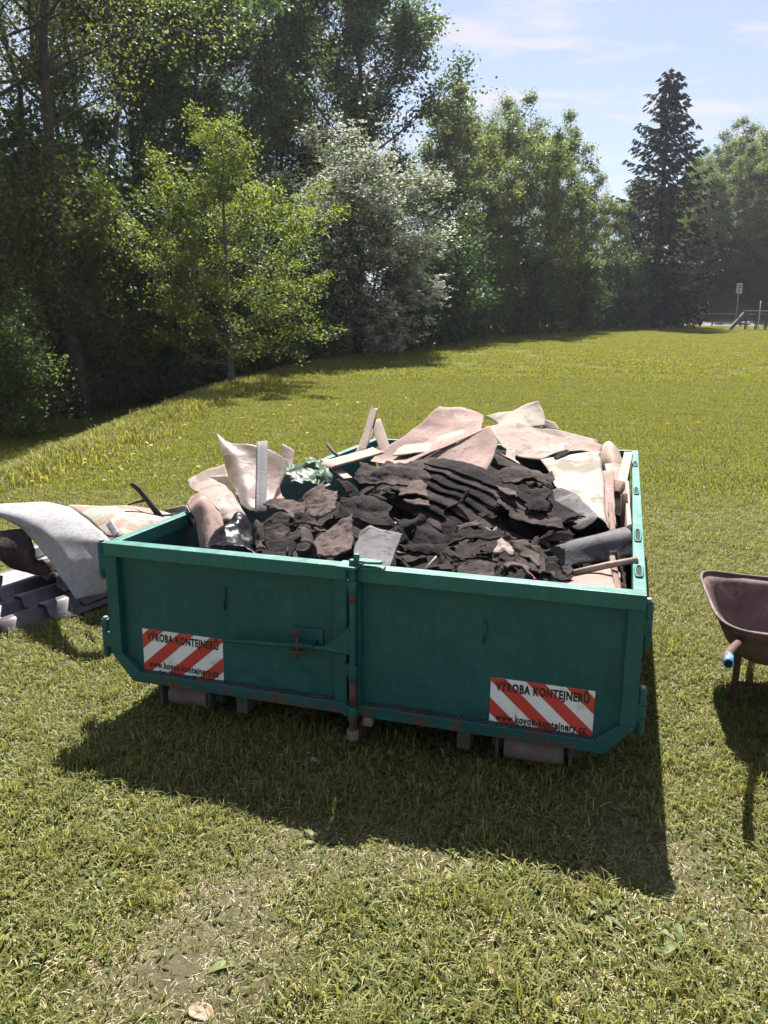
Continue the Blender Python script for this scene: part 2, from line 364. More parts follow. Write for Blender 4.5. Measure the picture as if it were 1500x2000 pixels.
# ------------------------------------------------------------------ ground
def base_z(x, y):
    return 0.046 * 1.6 * np.log1p(np.exp(np.clip((y - 8.5) / 1.6, -30, 60)))
CREST_PX = [(-150, 985), (0, 932), (100, 903), (180, 872), (300, 815), (450, 752), (600, 714), (700, 692)]
def solve_ground(px, py, fn):
    d = ray(px, py); t = 1.0; st = 0.05
    while t < 200:
        p = EYE + d * t
        if p[2] <= fn(p[0], p[1]): return p
        t += st * (1 + t * 0.02)
    return EYE + d * 200
CREST = np.array([solve_ground(a, b, base_z) for a, b in CREST_PX])
CY = np.concatenate([[-20, 3], CREST[:, 1], [34, 60]]); CX = np.concatenate([[-9, -7.6], CREST[:, 0], [-3.5, 0]])
o_ = np.argsort(CY); CY, CX = CY[o_], CX[o_]
def sstep(t): t = np.clip(t, 0, 1); return t * t * (3 - 2 * t)
def gz(x, y):
    x = np.asarray(x, float); y = np.asarray(y, float)
    z = base_z(x, y)
    d = np.interp(y, CY, CX) - x
    amp = 0.75 * (1 - sstep((y - 22) / 14))
    z = z - amp * sstep((d + 0.1) / 2.6)
    z = z + 0.012 * np.sin(x * 1.7 + 0.6 * y) * np.sin(y * 1.3 - 0.4 * x) + 0.006 * np.sin(x * 4.1) * np.sin(y * 3.7 + x)
    bank = sstep((x - 4) / 22)
    yb = y - 74
    z = z + np.where(yb > 0, bank * 7.5 * (1 - np.exp(-np.maximum(yb, 0) / 14)) * sstep(yb / 4), 0)
    z = z + np.where((y > 45) & (x < 0), 0.10 * (y - 45) * sstep(-x / 15), 0)
    return z
def spaced(a, b, c, fine, grow):
    """coordinates from a to b, finest at c"""
    out = [c]; s = fine
    while out[-1] < b: out.append(out[-1] + s); s *= grow
    lo = [c]; s = fine
    while lo[-1] > a: lo.append(lo[-1] - s); s *= grow
    return np.array(sorted(set(lo[1:] + out)))
gx = spaced(-300, 300, 0, 0.12, 1.035); gy = spaced(-40, 420, 3.5, 0.12, 1.028)
X, Y = np.meshgrid(gx, gy); Z = gz(X, Y)
nx, ny = len(gx), len(gy)
i0 = (np.arange(ny - 1)[:, None] * nx + np.arange(nx - 1)[None, :])
Q = np.stack([i0, i0 + 1, i0 + nx + 1, i0 + nx], -1).reshape(-1, 4)
gme = np_mesh('ground', np.stack([X, Y, Z], -1).reshape(-1, 3), Q); smooth(gme)

DRY_PX = [(340, 1860, .28), (430, 1790, .22), (520, 1700, .2), (590, 1620, .22), (880, 1650, .22), (760, 1690, .16), (1240, 1650, .2), (1330, 1720, .2), (1320, 1180, .3), (1300, 1130, .4),
          (1420, 1080, .5), (560, 1480, .2), (1200, 1560, .2), (430, 1960, .22), (80, 1720, .12), (1480, 1840, .14), (1390, 1330, .18), (230, 1960, .14), (1100, 1900, .12)]
DRY = [(at_z(a, b, 0.0), r) for a, b, r in DRY_PX]
_rng = np.random.default_rng(5)
_wv = [(_rng.normal(0, 1, 2) * s, _rng.uniform(0, 6.28), s) for s in (0.5, 0.9, 1.4, 2.2, 3.4, 5.0) for _ in range(3)]
def dryness(x, y):
    v = sum(np.sin(k[0] * x + k[1] * y + ph) / (1 + 0.3 * s) for k, ph, s in _wv) / 5.0
    v = 0.16 + 0.17 * v
    near = np.clip((9 - y) / 5, 0, 1)
    v = v * (0.25 + 0.75 * near)
    for p, r in DRY:
        v = v + 0.30 * np.exp(-(((x - p[0]) ** 2 + (y - p[1]) ** 2) / (r * r)))
    return np.clip(v, 0, 1)
def ground_mat():
    k = NT('lawn_soil')
    pos = k.coord('Object')
    green = k.ramp(k.noise(1.4, 8, 0.65, pos), [(0.3, (0.085, 0.092, 0.018)), (0.52, (0.115, 0.12, 0.025)), (0.72, (0.145, 0.14, 0.04))])
    soil = k.ramp(k.noise(9, 8, 0.7, pos), [(0.3, (0.17, 0.14, 0.09)), (0.7, (0.32, 0.27, 0.185))])
    a = k.n('ShaderNodeAttribute', attribute_name='dry')
    f = k.math('ADD', a.outputs['Fac'], k.math('MULTIPLY', k.math('SUBTRACT', k.noise(7, 8, 0.7, pos), 0.5), 0.9))
    col = k.mix(k.ramp(f, [(0.3, 0.0), (0.8, 0.8)]), green, soil)
    w = k.n('ShaderNodeAttribute', attribute_name='wood')
    litter = k.ramp(k.noise(3.5, 8, 0.7, pos), [(0.3, (0.04, 0.03, 0.02)), (0.6, (0.09, 0.065, 0.042)), (0.8, (0.06, 0.07, 0.03))])
    col = k.mix(w.outputs['Fac'], col, litter)
    col = k.mix(k.ramp(k.noise(60, 5, 0.7, pos), [(0.35, 0.35), (0.7, 0.0)]), col, (0.03, 0.035, 0.012))
    nb = k.bump(k.noise(45, 8, 0.8, pos), 1.0, 0.03)
    return k.done(k.bsdf(col, 0.95, 0, nb, 0.1))
xr, yr = X.ravel(), Y.ravel()
at = gme.attributes.new('dry', 'FLOAT', 'POINT'); at.data.foreach_set('value', dryness(xr, yr).astype(np.float32))
cd = np.interp(yr, CY, CX) - xr
wood_f = np.maximum(sstep((cd - 4.2) / 3.0) * sstep((yr - 11) / 5), np.maximum(sstep((yr - 73) / 3), sstep((yr - 31) / 4) * sstep((np.interp(yr, [30, 45, 60, 70], [-1, 5, 15, 20]) - xr) / 2.5)))
wood_f = np.maximum(wood_f, sstep((cd - 1.2) / 2) * sstep((yr - 19) / 3))
at = gme.attributes.new('wood', 'FLOAT', 'POINT'); at.data.foreach_set('value', wood_f.astype(np.float32))
ground = link_mesh('ground', gme, None, ground_mat()); tag(ground, kind='structure')

# ---- grass tufts (scattered stuff)
def tuft(seed, R, n, hmin, hmax, wd, straw=0.1, broad=0.0, lean=0.9, green='grass'):
    r = np.random.default_rng(seed)
    V = []; Fq = []; Ft = []; mi_q = []; mi_t = []
    for i in range(n):
        a = r.uniform(0, 6.283); q = R * math.sqrt(r.uniform(0, 1)); b = np.array([q * math.cos(a), q * math.sin(a), -0.004])
        d = r.uniform(0, 6.283); dv = np.array([math.cos(d), math.sin(d), 0]); sd = np.array([-dv[1], dv[0], 0])
        k = len(V)
        u = r.uniform()
        if u < broad:
            L = r.uniform(0.016, 0.036) * (wd / 0.0035) ** 0.3; w = L * r.uniform(0.28, 0.45); up = r.uniform(0.1, 0.6)
            mid = b + dv * L * 0.55 + np.array([0, 0, 0.01 + up * L * 0.5]); tip = b + dv * L + np.array([0, 0, 0.01 + up * L * 0.45])
            tl = np.array([0, 0, r.uniform(-0.3, 0.3) * w])
            V += [b, mid + sd * w * 0.5 + tl, tip, mid - sd * w * 0.5 - tl]; Fq.append((k, k + 3, k + 2, k + 1)); mi_q.append(2)
            continue
        st = u > 1 - straw
        h = r.uniform(hmin, hmax) * (0.7 if st else 1); ln = r.uniform(0.15, 1.0) * lean * (1.7 if st else 1)
        w = wd * r.uniform(0.6, 1.3)
        mid = b + dv * ln * h * 0.4 + np.array([0, 0, h * (0.62 if not st else 0.25)])
        tip = b + dv * ln * h * 1.15 + np.array([0, 0, h * (1.0 - 0.45 * min(1, ln)) * (1 if not st else 0.35)])
        V += [b - sd * w / 2, b + sd * w / 2, mid + sd * w * 0.45, mid - sd * w * 0.45, tip]
        Fq.append((k, k + 1, k + 2, k + 3)); mi_q.append(1 if st else 0); Ft.append((k + 3, k + 2, k + 4)); mi_t.append(1 if st else 0)
    me = np_mesh('grass_tuft', V, Fq, Ft)
    for m in (green, 'straw', 'weed'): me.materials.append(MT[m])
    me.polygons.foreach_set('material_index', np.array(mi_q + mi_t, dtype=np.int32))
    return me
def tuft_collection(name, specs):
    c = bpy.data.collections.new(name)
    for i, s in enumerate(specs):
        c.objects.link(bpy.data.objects.new('%s_%02d' % (name, i), tuft(*s)))
    return c
def scatter(name, pts, idx, scl, coll, label, seed):
    r = np.random.default_rng(seed)
    me = bpy.data.meshes.new(name); me.vertices.add(len(pts)); me.vertices.foreach_set('co', np.asarray(pts, np.float32).ravel())
    for an, dt, dat in (('pick', 'INT', np.asarray(idx, np.int32)), ('size', 'FLOAT', np.asarray(scl, np.float32)), ('spin', 'FLOAT', r.uniform(0, 6.283, len(pts)).astype(np.float32))):
        a = me.attributes.new(an, dt, 'POINT'); a.data.foreach_set('value', dat)
    o = link_mesh(name, me)
    g = bpy.data.node_groups.new(name, 'GeometryNodeTree')
    g.interface.new_socket('Geometry', in_out='INPUT', socket_type='NodeSocketGeometry'); g.interface.new_socket('Geometry', in_out='OUTPUT', socket_type='NodeSocketGeometry')
    N = g.nodes.new; gi = N('NodeGroupInput'); go = N('NodeGroupOutput'); ip = N('GeometryNodeInstanceOnPoints'); ci = N('GeometryNodeCollectionInfo')
    ci.inputs['Collection'].default_value = coll; ci.inputs['Separate Children'].default_value = True; ci.inputs['Reset Children'].default_value = True
    def na(n, dt):
        x = N('GeometryNodeInputNamedAttribute'); x.data_type = dt; x.inputs['Name'].default_value = n
        return next(s for s in x.outputs if s.enabled and s.name == 'Attribute')
    ip.inputs['Pick Instance'].default_value = True
    cx = N('ShaderNodeCombineXYZ'); er = N('FunctionNodeEulerToRotation')
    L = g.links.new
    L(gi.outputs[0], ip.inputs['Points']); L(ci.outputs[0], ip.inputs['Instance']); L(na('pick', 'INT'), ip.inputs['Instance Index'])
    L(na('spin', 'FLOAT'), cx.inputs[2]); L(cx.outputs[0], er.inputs[0]); L(er.outputs[0], ip.inputs['Rotation']); L(na('size', 'FLOAT'), ip.inputs['Scale'])
    L(ip.outputs[0], go.inputs[0])
    md = o.modifiers.new('scatter', 'NODES'); md.node_group = g
    tag(o, label, 'grass', None, 'stuff'); return o

YAW = -0.2996; CW, CL = 2.1, 3.594; WB, WT = 0.145, 0.736
E1 = np.array([math.cos(YAW), math.sin(YAW), 0]); E2 = np.array([-math.sin(YAW), math.cos(YAW), 0])
CO = np.array([-1.1409, 3.0459, 0.0])
def in_container(x, y, m=0.0):
    u = (x - CO[0]) * E1[0] + (y - CO[1]) * E1[1]; v = (x - CO[0]) * E2[0] + (y - CO[1]) * E2[1]
    return (u > -m) & (u < CW + m) & (v > 0.55) & (v < CL + m)
def wedge(n, y0, y1, seed, mx=0.60, ex=0.9):
    r = np.random.default_rng(seed)
    y = np.sqrt(r.uniform(max(y0, 0.0) ** 2, y1 ** 2, n)) if y0 >= 0 else r.uniform(y0, y1, n)
    x = r.uniform(-1, 1, n) * (mx * y + ex)
    return x, y, r
def off_lawn(x, y):
    c = np.interp(y, CY, CX) - x
    return ((c > 5.0) & (y > 14)) | ((c > 2.0) & (y > 21)) | ((np.interp(y, [30, 45, 60, 70], [-1, 5, 15, 20]) - x > 1.0) & (y > 31)) | (y > 67)
near_c = tuft_collection('near_tuft', [
    (1, .085, 62, .02, .05, .0040, .22, .07, 1.25), (2, .085, 62, .02, .055, .0040, .3, .03, 1.25), (3, .085, 60, .016, .042, .0042, .38, .14, 1.5),
    (4, .085, 80, .012, .034, .0028, .5, .03, 1.3), (5, .085, 90, .010, .026, .0024, .8, .02, 1.4), (6, .05, 45, .03, .075, .0034, .06, .0, .9), (7, .085, 55, .014, .036, .0040, .2, .4, 1.3)])
x, y, r = wedge(23000, 0.75, 7.5, 11)
dr = dryness(x, y)
keep = ~in_container(x, y) & (r.uniform(0, 1, len(x)) < 1.08 - 0.1 * dr); x, y, dr = x[keep], y[keep], dr[keep]
u = r.uniform(0, 1, len(x))
idx = np.where(dr + 0.45 * (u - 0.5) > 0.62, 4, np.where(dr + 0.5 * (u - 0.5) > 0.42, 3, r.choice([0, 1, 2, 5, 6, 1, 2, 6], len(x))))
scatter('lawn_grass', np.stack([x, y, gz(x, y)], 1), idx, r.uniform(0.75, 1.25, len(x)), near_c, 'short mown grass with clover and dry straw round the skip', 1)
mid_c = tuft_collection('mid_tuft', [(21, .2, 110, .025, .06, .006, .06, .06, .9, 'grass_far'), (22, .2, 110, .03, .07, .006, .10, .04, .9, 'grass_far'), (23, .2, 100, .02, .05, .006, .3, .1, 1.2), (24, .2, 90, .02, .05, .007, .04, .35)])
x, y, r = wedge(13500, 7.0, 21.0, 12)
k_ = ~in_container(x, y) & ~off_lawn(x, y); x, y = x[k_], y[k_]
dr = dryness(x, y); idx = np.where(dr + 0.3 * r.uniform(-.5, .5, len(x)) > 0.4, 2, r.choice([0, 1, 0, 1, 3], len(x)))
scatter('field_grass', np.stack([x, y, gz(x, y)], 1), idx, r.uniform(0.8, 1.25, len(x)), mid_c, 'sunlit short grass of the sloping field behind the skip', 2)
far_c = tuft_collection('far_tuft', [(31, .5, 170, .04, .08, .013, .04, .05, .9, 'grass_far'), (32, .5, 170, .04, .10, .013, .08, .0, .9, 'grass_far'), (33, .5, 150, .03, .08, .014, .2, .1, .9, 'grass_far')])
x, y, r = wedge(11000, 20, 67, 13, 0.56, 1)
k_ = ~off_lawn(x, y); x, y = x[k_], y[k_]
scatter('distant_grass', np.stack([x, y, gz(x, y)], 1), r.choice([0, 1, 0, 1, 2], len(x)), r.uniform(0.8, 1.3, len(x)), far_c, 'far grass at the top of the field below the trees', 3)
# taller weeds along the crest of the slope
crest_c = tuft_collection('crest_tuft', [(41, .14, 60, .05, .14, .008, .05, .45, .8), (42, .14, 70, .06, .17, .007, .05, .25, .7), (43, .16, 60, .04, .11, .009, .03, .7, .9)])
r = np.random.default_rng(44); tt = r.uniform(0, 1, 1500); yy = 7.0 + tt * 20
xx = np.interp(yy, CY, CX) + r.normal(0.1, 0.30, len(yy)) * (0.6 + 0.03 * yy)
scatter('bank_weeds', np.stack([xx, yy, gz(xx, yy)], 1), r.integers(0, 3, len(xx)), r.uniform(0.6, 1.4, len(xx)), crest_c, 'taller weeds along the brow where the lawn drops to the trees', 4)

# ------------------------------------------------------------------ trees
def rot_about(v, ax, ang):
    ax = ax / (np.linalg.norm(ax) + 1e-9)
    return v * math.cos(ang) + np.cross(ax, v) * math.sin(ang) + ax * np.dot(ax, v) * (1 - math.cos(ang))
class Geo:
    def __init__(s): s.V = []; s.Q = []; s.T = []; s.n = 0
    def add(s, V, Q, T=None):
        s.V.append(V); s.Q.append(np.asarray(Q) + s.n)
        if T is not None and len(T): s.T.append(np.asarray(T) + s.n)
        s.n += len(V)
    def mesh(s, name):
        me = np_mesh(name, np.vstack(s.V), np.vstack(s.Q), np.vstack(s.T) if s.T else None); smooth(me); return me
def leaf_mesh(name, C, size, r, flat=0.5, aspect=0.62):
    """rhombic leaves at centres C"""
    n = len(C); nrm = r.normal(0, 1, (n, 3)); nrm[:, 2] = np.abs(nrm[:, 2]) + flat; nrm /= np.linalg.norm(nrm, axis=1)[:, None]
    t = np.cross(nrm, r.normal(0, 1, (n, 3))); t /= np.linalg.norm(t, axis=1)[:, None] + 1e-9
    b = np.cross(nrm, t); s = size * r.uniform(0.55, 1.35, n)[:, None]
    cup = nrm * s * r.uniform(-0.12, 0.2, n)[:, None]
    V = np.stack([C - t * s * 0.5, C + b * s * aspect * 0.5 + cup, C + t * s * 0.5, C - b * s * aspect * 0.5 + cup], 1).reshape(-1, 3)
    return np_mesh(name, V, np.arange(n * 4).reshape(-1, 4))
def grow_tree(seed, H, r0, cb, cw, prof, nprim, nsec, nleaf, leaf, elev=(0.9, 0.2), droop=0.0, sig=0.22, wander=0.02, lean=(0, 0), stems=1, sec_len=0.42, flat=0.5, tert=2):
    r = np.random.default_rng(seed); g = Geo(); clusters = []
    for sidx in range(stems):
        n = 12; t = np.linspace(0, 1, n); hs = H * (1 if sidx == 0 else r.uniform(0.7, 0.95))
        off = np.cumsum(r.normal(0, wander * H / n ** 0.5 * 0.5, (n, 2)), axis=0); off -= off[0]
        la = np.array(lean) + (r.normal(0, 0.12, 2) if stems > 1 else 0)
        P = np.zeros((n, 3)); P[:, 0] = off[:, 0] + la[0] * H * t; P[:, 1] = off[:, 1] + la[1] * H * t; P[:, 2] = hs * t - 0.25 * (1 - t)
        if stems > 1: P[:, :2] += r.normal(0, r0 * 1.2, 2)
        rs = r0 * (1 if stems == 1 else 0.7)
        R = rs * (1 - 0.93 * t ** 0.85); R[0] *= 1.5; R[1] *= 1.08
        g.add(*tube_geo(P, R, 9))
        az = r.uniform(0, 6.28)
        for i in range(nprim):
            tp = cb + (0.97 - cb) * ((i + r.uniform(0, 1)) / nprim); az += 2.4 + r.normal(0, 0.35)
            p0 = np.array([np.interp(tp, t, P[:, j]) for j in range(3)]); rr = np.interp(tp, t, R)
            q = (tp - cb) / (1 - cb); L = cw * prof(q) * min(1.45, r.lognormal(-0.06, 0.3)) * (1 + .22 * math.sin(2 * az + seed) + .15 * math.sin(3 * az + 9 * q))
            if L < 0.15: L = 0.15
            el = elev[0] * q + elev[1] * (1 - q) + r.normal(0, 0.12)
            d = np.array([math.cos(az) * math.cos(el), math.sin(az) * math.cos(el), math.sin(el)])
            m = 6; pts = [p0]; dd = d.copy()
            for j in range(m - 1):
                dd = dd + r.normal(0, 0.10, 3) + np.array([0, 0, 0.06 - droop * (j / m)]); dd /= np.linalg.norm(dd); pts.append(pts[-1] + dd * L / (m - 1))
            pts = np.array(pts); br = max(0.006, rr * 0.42); RR = br * (1 - 0.85 * np.linspace(0, 1, m))
            g.add(*tube_geo(pts, RR, 5, False))
            clusters.append((pts[-1], 0.8 * L))
            for k in range(nsec):
                s = r.uniform(0.22, 1.0); ps = np.array([np.interp(s, np.linspace(0, 1, m), pts[:, j]) for j in range(3)])
                dl = pts[min(m - 1, int(s * (m - 1)) + 1)] - pts[int(min(s, .99) * (m - 1))]; dl /= np.linalg.norm(dl) + 1e-9
                ax = rot_about(np.array([0, 0, 1.0]) + r.normal(0, 0.5, 3), dl, r.uniform(0, 6.28))
                ds = rot_about(dl, ax, r.choice([-1, 1]) * r.uniform(0.5, 1.1)); ds[2] -= droop * 0.5
                Ls = L * sec_len * (1.15 - 0.6 * s) * r.uniform(0.6, 1.3)
                e1 = ps + ds * Ls * 0.5; e2 = ps + ds * Ls + np.array([0, 0, 0.05 * Ls - droop * 0.2 * Ls])
                g.add(*tube_geo(np.array([ps, e1, e2]), [br * 0.34, br * 0.22, 0.003], 3, False))
                for w in np.linspace(0.35, 1.0, tert + 1): clusters.append((ps + (e2 - ps) * w + r.normal(0, sig * 0.5, 3), L * (1.0 if s > .4 else .6)))
    C = np.array([c[0] for c in clusters]); W = np.array([c[1] for c in clusters]) * r.lognormal(0, .75, len(clusters)); W /= W.sum()
    pick = r.choice(len(C), nleaf, p=W)
    Lp = C[pick] + r.normal(0, 1, (nleaf, 3)) * np.array([sig, sig, sig * 0.7])
    Lp = Lp[Lp[:, 2] > 0.05]
    return g.mesh('trunk'), leaf_mesh('crown', Lp, leaf, r, flat), Lp, r
def dome(q): return math.sin(math.pi * min(1, 0.12 + 0.88 * q)) ** 0.6 * (1 - 0.25 * q)
def cone(q): return max(0.06, 1 - q) ** 0.85
def alderp(q): return max(.1, min(1, 1.5 * (1 - q)) ** .8 * (.75 + .25 * min(1, q * 5)))
def roundp(q): return (.5 + .5 * min(1, q * 2.5)) * max(.12, math.sqrt(max(0, 1 - q ** 2.4)))
def column(q): return (.55 + .45 * min(1, q * 3)) * max(.16, 1 - q ** 2.2)
def vase(q): return 0.45 + 0.55 * math.sin(math.pi * (0.2 + 0.7 * q))
def tree_kind(bark, leafm, *a, **k):
    tm, cmesh, Lp, r = grow_tree(*a, **k)
    tm.materials.append(MT[bark]); cmesh.materials.append(MT[leafm]); return tm, cmesh, Lp, r
def plant_tree(name, kind, px, y, label, group=None, scale=1.0, rz=0.0, x=None, cat='tree', sink=0.0, sz=None):
    xx = at_depth(px, 660, y)[0] if x is None else x
    e = empty(name, (xx, y, float(gz(xx, y)) - sink), rz); e.scale = (scale, scale, sz or scale)
    t = link_mesh('trunk', kind[0], e); c = link_mesh('crown', kind[1], e); c['kind'] = 'stuff'
    tag(e, label, cat, group); return e
K = {}
K['alder'] = tree_kind('bark_grey', 'leaf_yellow', 3, 6.9, .10, .10, 2.35, alderp, 60, 10, 34000, .08, elev=(0.7, 0.12), sig=.13, sec_len=.40, wander=.01, tert=3)
K['maple'] = tree_kind('bark', 'leaf_dark', 7, 18.5, .27, .14, 5.6, roundp, 56, 11, 62000, .19, elev=(1.0, 0.2), sig=.32, tert=2)
K['oak'] = tree_kind('bark', 'leaf_mid', 9, 16, .2, .30, 3.6, vase, 34, 10, 26000, .11, elev=(1.0, 0.3), sig=.30, wander=.05)
K['ash'] = tree_kind('bark', 'leaf_olive', 12, 17, .17, .34, 3.2, vase, 30, 10, 17000, .08, elev=(1.1, 0.5), sig=.28, wander=.05)
K['bare'] = tree_kind('bark', 'leaf_olive', 14, 16.5, .12, .42, 2.3, vase, 22, 8, 4500, .085, elev=(1.15, 0.6), sig=.26, wander=.05)
K['slim'] = tree_kind('bark_grey', 'leaf_pale', 15, 15, .13, .12, 3.5, roundp, 44, 8, 17000, .20, elev=(0.9, 0.2), sig=.24, wander=.05)
K['slim_dark'] = tree_kind('bark', 'leaf_mid', 17, 14, .13, .06, 3.6, roundp, 44, 8, 19000, .20, elev=(0.9, 0.15), sig=.25, wander=.05)
K['shrub'] = tree_kind('bark', 'leaf_dark', 21, 4.2, .05, .03, 1.8, dome, 26, 9, 11000, .14, elev=(1.1, 0.3), sig=.2, stems=4, wander=.06)
K['shrub_olive'] = tree_kind('bark', 'leaf_olive', 23, 5.0, .05, .05, 1.8, dome, 26, 9, 15000, .10, elev=(1.1, 0.4), sig=.22, stems=4, wander=.06)
K['shrub_green'] = tree_kind('bark', 'leaf_mid', 25, 3.2, .04, .03, 1.5, dome, 24, 8, 11000, .09, elev=(1.1, 0.3), sig=.18, stems=4, wander=.06)
# white flowering tree
K['cherry'] = tree_kind('bark', 'leaf_mid', 31, 8.8, .11, .04, 3.1, dome, 34, 11, 36000, .10, elev=(0.95, 0.2), sig=.22, stems=3, wander=.05)

def spruce(seed, H, r0, bw):
    r = np.random.default_rng(seed); g = Geo(); Cs = []; Ds = []
    t = np.linspace(0, 1, 14); P = np.stack([0.05 * np.sin(t * 5), 0.05 * np.cos(t * 4), H * t - .3 * (1 - t)], 1); g.add(*tube_geo(P, r0 * (1 - .96 * t), 9))
    for i in range(46):
        q = 0.03 + 0.955 * (i + r.uniform(0, .6)) / 46; h = H * q; nb = int(r.integers(5, 8)) if q < .93 else 4; a0 = r.uniform(0, 6.28)
        for b in range(nb):
            az = a0 + b * 6.283 / nb + r.normal(0, .22); L = bw * (1 - q) ** 0.72 * r.uniform(.62, 1.12) * (0.85 if q < .12 else 1) + .12
            el = -0.28 + 0.75 * q ** 1.4 + r.normal(0, .08); m = 7; s = np.linspace(0, 1, m)
            hd = np.array([math.cos(az), math.sin(az)])
            B = np.zeros((m, 3)); B[:, :2] = hd[None] * (L * s * math.cos(el))[:, None]; B[:, 2] = h + L * (math.sin(el) * s - .10 * np.sin(math.pi * s) + .16 * s ** 3)
            g.add(*tube_geo(B, max(.008, .05 * (1 - q)) * (1 - .85 * s), 4, False))
            nt_ = int(12 + 20 * L / bw)
            for k in range(nt_):
                w = r.uniform(.12, 1); p = np.array([np.interp(w, s, B[:, j]) for j in range(3)])
                sd = np.array([-hd[1], hd[0], 0]) * r.choice([-1, 1]); tw = sd * r.uniform(.3, 1) + np.array([hd[0], hd[1], 0]) * r.uniform(.2, .9) + np.array([0, 0, -r.uniform(.2, 1.3)])
                tw /= np.linalg.norm(tw); TL = (.18 + .42 * L / bw) * r.uniform(.5, 1.2)
                c = int(9 + 20 * TL); ss = r.uniform(0, 1, c)[:, None]
                Cs.append(p + tw * TL * ss); Ds.append(tw[None] + r.normal(0, .45, (c, 3)))
    C = np.vstack(Cs); D = np.vstack(Ds); D /= np.linalg.norm(D, axis=1)[:, None]
    n = len(C); b = np.cross(D, r.normal(0, 1, (n, 3))); b /= np.linalg.norm(b, axis=1)[:, None]; l = r.uniform(.16, .36, n)[:, None]; w = r.uniform(.028, .055, n)[:, None]
    V = np.stack([C - D * l * .5, C + b * w, C + D * l * .5, C - b * w], 1).reshape(-1, 3)
    cme = np_mesh('crown', V, np.arange(n * 4).reshape(-1, 4)); tm = g.mesh('trunk'); tm.materials.append(MT['bark']); cme.materials.append(MT['needle']); return tm, cme
K['spruce'] = spruce(51, 20.8, .28, 4.3)

plant_tree('alder_tree', K['alder'], 448, 19.0, 'young yellow-green tree with airy layered branches at the brow of the lawn', None, .86, 1.0, sz=.86)
ch = plant_tree('flowering_tree', K['cherry'], 704, 29.5, 'round tree covered in white blossom at the edge of the field', None, 1.2, 0.0, sz=.74)
Lp, r = K['cherry'][2], K['cherry'][3]
cen = Lp[r.choice(len(Lp), 5600)]; outw = cen - np.array([0, 0, 3.6]); outw /= np.linalg.norm(outw, axis=1)[:, None] + 1e-6
bl = np.repeat(cen + outw * 0.2, 9, axis=0) + r.normal(0, .055, (50400, 3))
bme = leaf_mesh('blossom', bl, .085, r, .3, .9); bme.materials.append(MT['blossom']); bo = link_mesh('blossom', bme, ch); bo['kind'] = 'stuff'
plant_tree('maple_tree', K['maple'], 705, 44, 'big dark broad-crowned tree towering behind the white flowering tree', None, 1.12)
plant_tree('spruce_tree', K['spruce'], 1270, 64, 'tall dark spruce standing alone at the top of the field', None, 1.36, 0.0, sz=.91)
# wood on the left: tall open trees with dark trunks
lt = [(8, 17.5, 'ash', 1.0, 0.3), (52, 19.5, 'bare', 1.0, 2.0), (150, 18.0, 'ash', 1.05, 4.0), (232, 22, 'bare', 1.05, 1.1), (285, 27, 'maple', .74, 5.1), (-70, 19, 'oak', 1.0, 3.3), (400, 34, 'maple', .82, 2.2)]
LTL = ['thin-leaved tree with a thick dark trunk behind the low bright green bush', 'slim sparsely leaved tree between the thick dark trunk and the bare one by the lawn', 'tall thin-leaved tree whose bare dark trunk rises beside the shaded lawn',
       'slim sparsely leaved tree between the bare dark trunk and the young yellow-green tree', 'dense dark tree rising behind the olive shrubs of the wood', 'leafy mid-green tree at the outer end of the wood', 'dense dark tree directly behind the young yellow-green tree']
for i, (px, yy_, kd, sc, rz) in enumerate(lt):
    plant_tree('woodland_tree', K[kd], px, yy_, LTL[i], 'front trees of the wood', sc, rz)
for i, (px, yy_, sc) in enumerate(((98, 22, 1.0), (190, 24, 1.1), (25, 24, 1.05), (325, 27, 1.15), (130, 26.5, 1.15))):
    plant_tree('bare_trunk_tree', K['bare'], px, yy_, 'thin bare-trunked tree rising out of the shrubs of the wood', 'thin bare trunks in the wood', sc, 1.3 + i * 1.9)
bt = [(-120, 32, .6), (-10, 36, .58), (95, 33, .55), (190, 38, .62), (350, 42, .9), (470, 40, .95), (540, 45, 1.1), (600, 50, 1.15), (120, 46, .6)]
for i, (px, yy_, sc_) in enumerate(bt):
    kd = ('oak', 'slim', 'slim_dark')[i % 3]
    plant_tree('background_tree', K[kd], px, yy_, {'oak': 'leafy spreading tree deep in the wood behind the front trunks', 'slim': 'slender pale tree deep in the wood behind the front trunks', 'slim_dark': 'slender mid-green tree deep in the wood behind the front trunks'}[kd], {'oak': 'spreading trees deep in the wood', 'slim': 'pale trees deep in the wood', 'slim_dark': 'mid-green trees deep in the wood'}[kd], sc_, i * 1.7)
# understorey on the left
us = [(-60, 15.8, 'shrub_green', .8), (15, 15.5, 'shrub_green', .75), (70, 18.0, 'shrub_olive', 1.1), (130, 19.5, 'shrub', 1.15), (205, 19.0, 'shrub_olive', 1.0), (265, 20.5, 'shrub', 1.2), (330, 22, 'shrub_olive', 1.15), (390, 22.5, 'shrub', 1.1), (-20, 20, 'shrub', 1.4), (500, 23.5, 'shrub', 1.0), (560, 26, 'shrub', 1.05), (170, 23, 'shrub', 1.5), (60, 24, 'shrub', 1.5), (300, 26, 'shrub', 1.5), (420, 27, 'shrub', 1.5)]
for i, (px, yy_, kd, sc) in enumerate(us):
    plant_tree('understorey_shrub', K[kd], px, yy_, {'shrub': 'dark dense shrub in the shade under the woodland trees', 'shrub_olive': 'olive leafy shrub in the shade under the woodland trees', 'shrub_green': 'low bright green bush by the shaded lawn at the wood edge'}[kd], {'shrub': 'dark shrubs under the wood', 'shrub_olive': 'olive shrubs under the wood', 'shrub_green': 'green bushes at the wood edge'}[kd], sc, i * 1.3, cat='shrub')
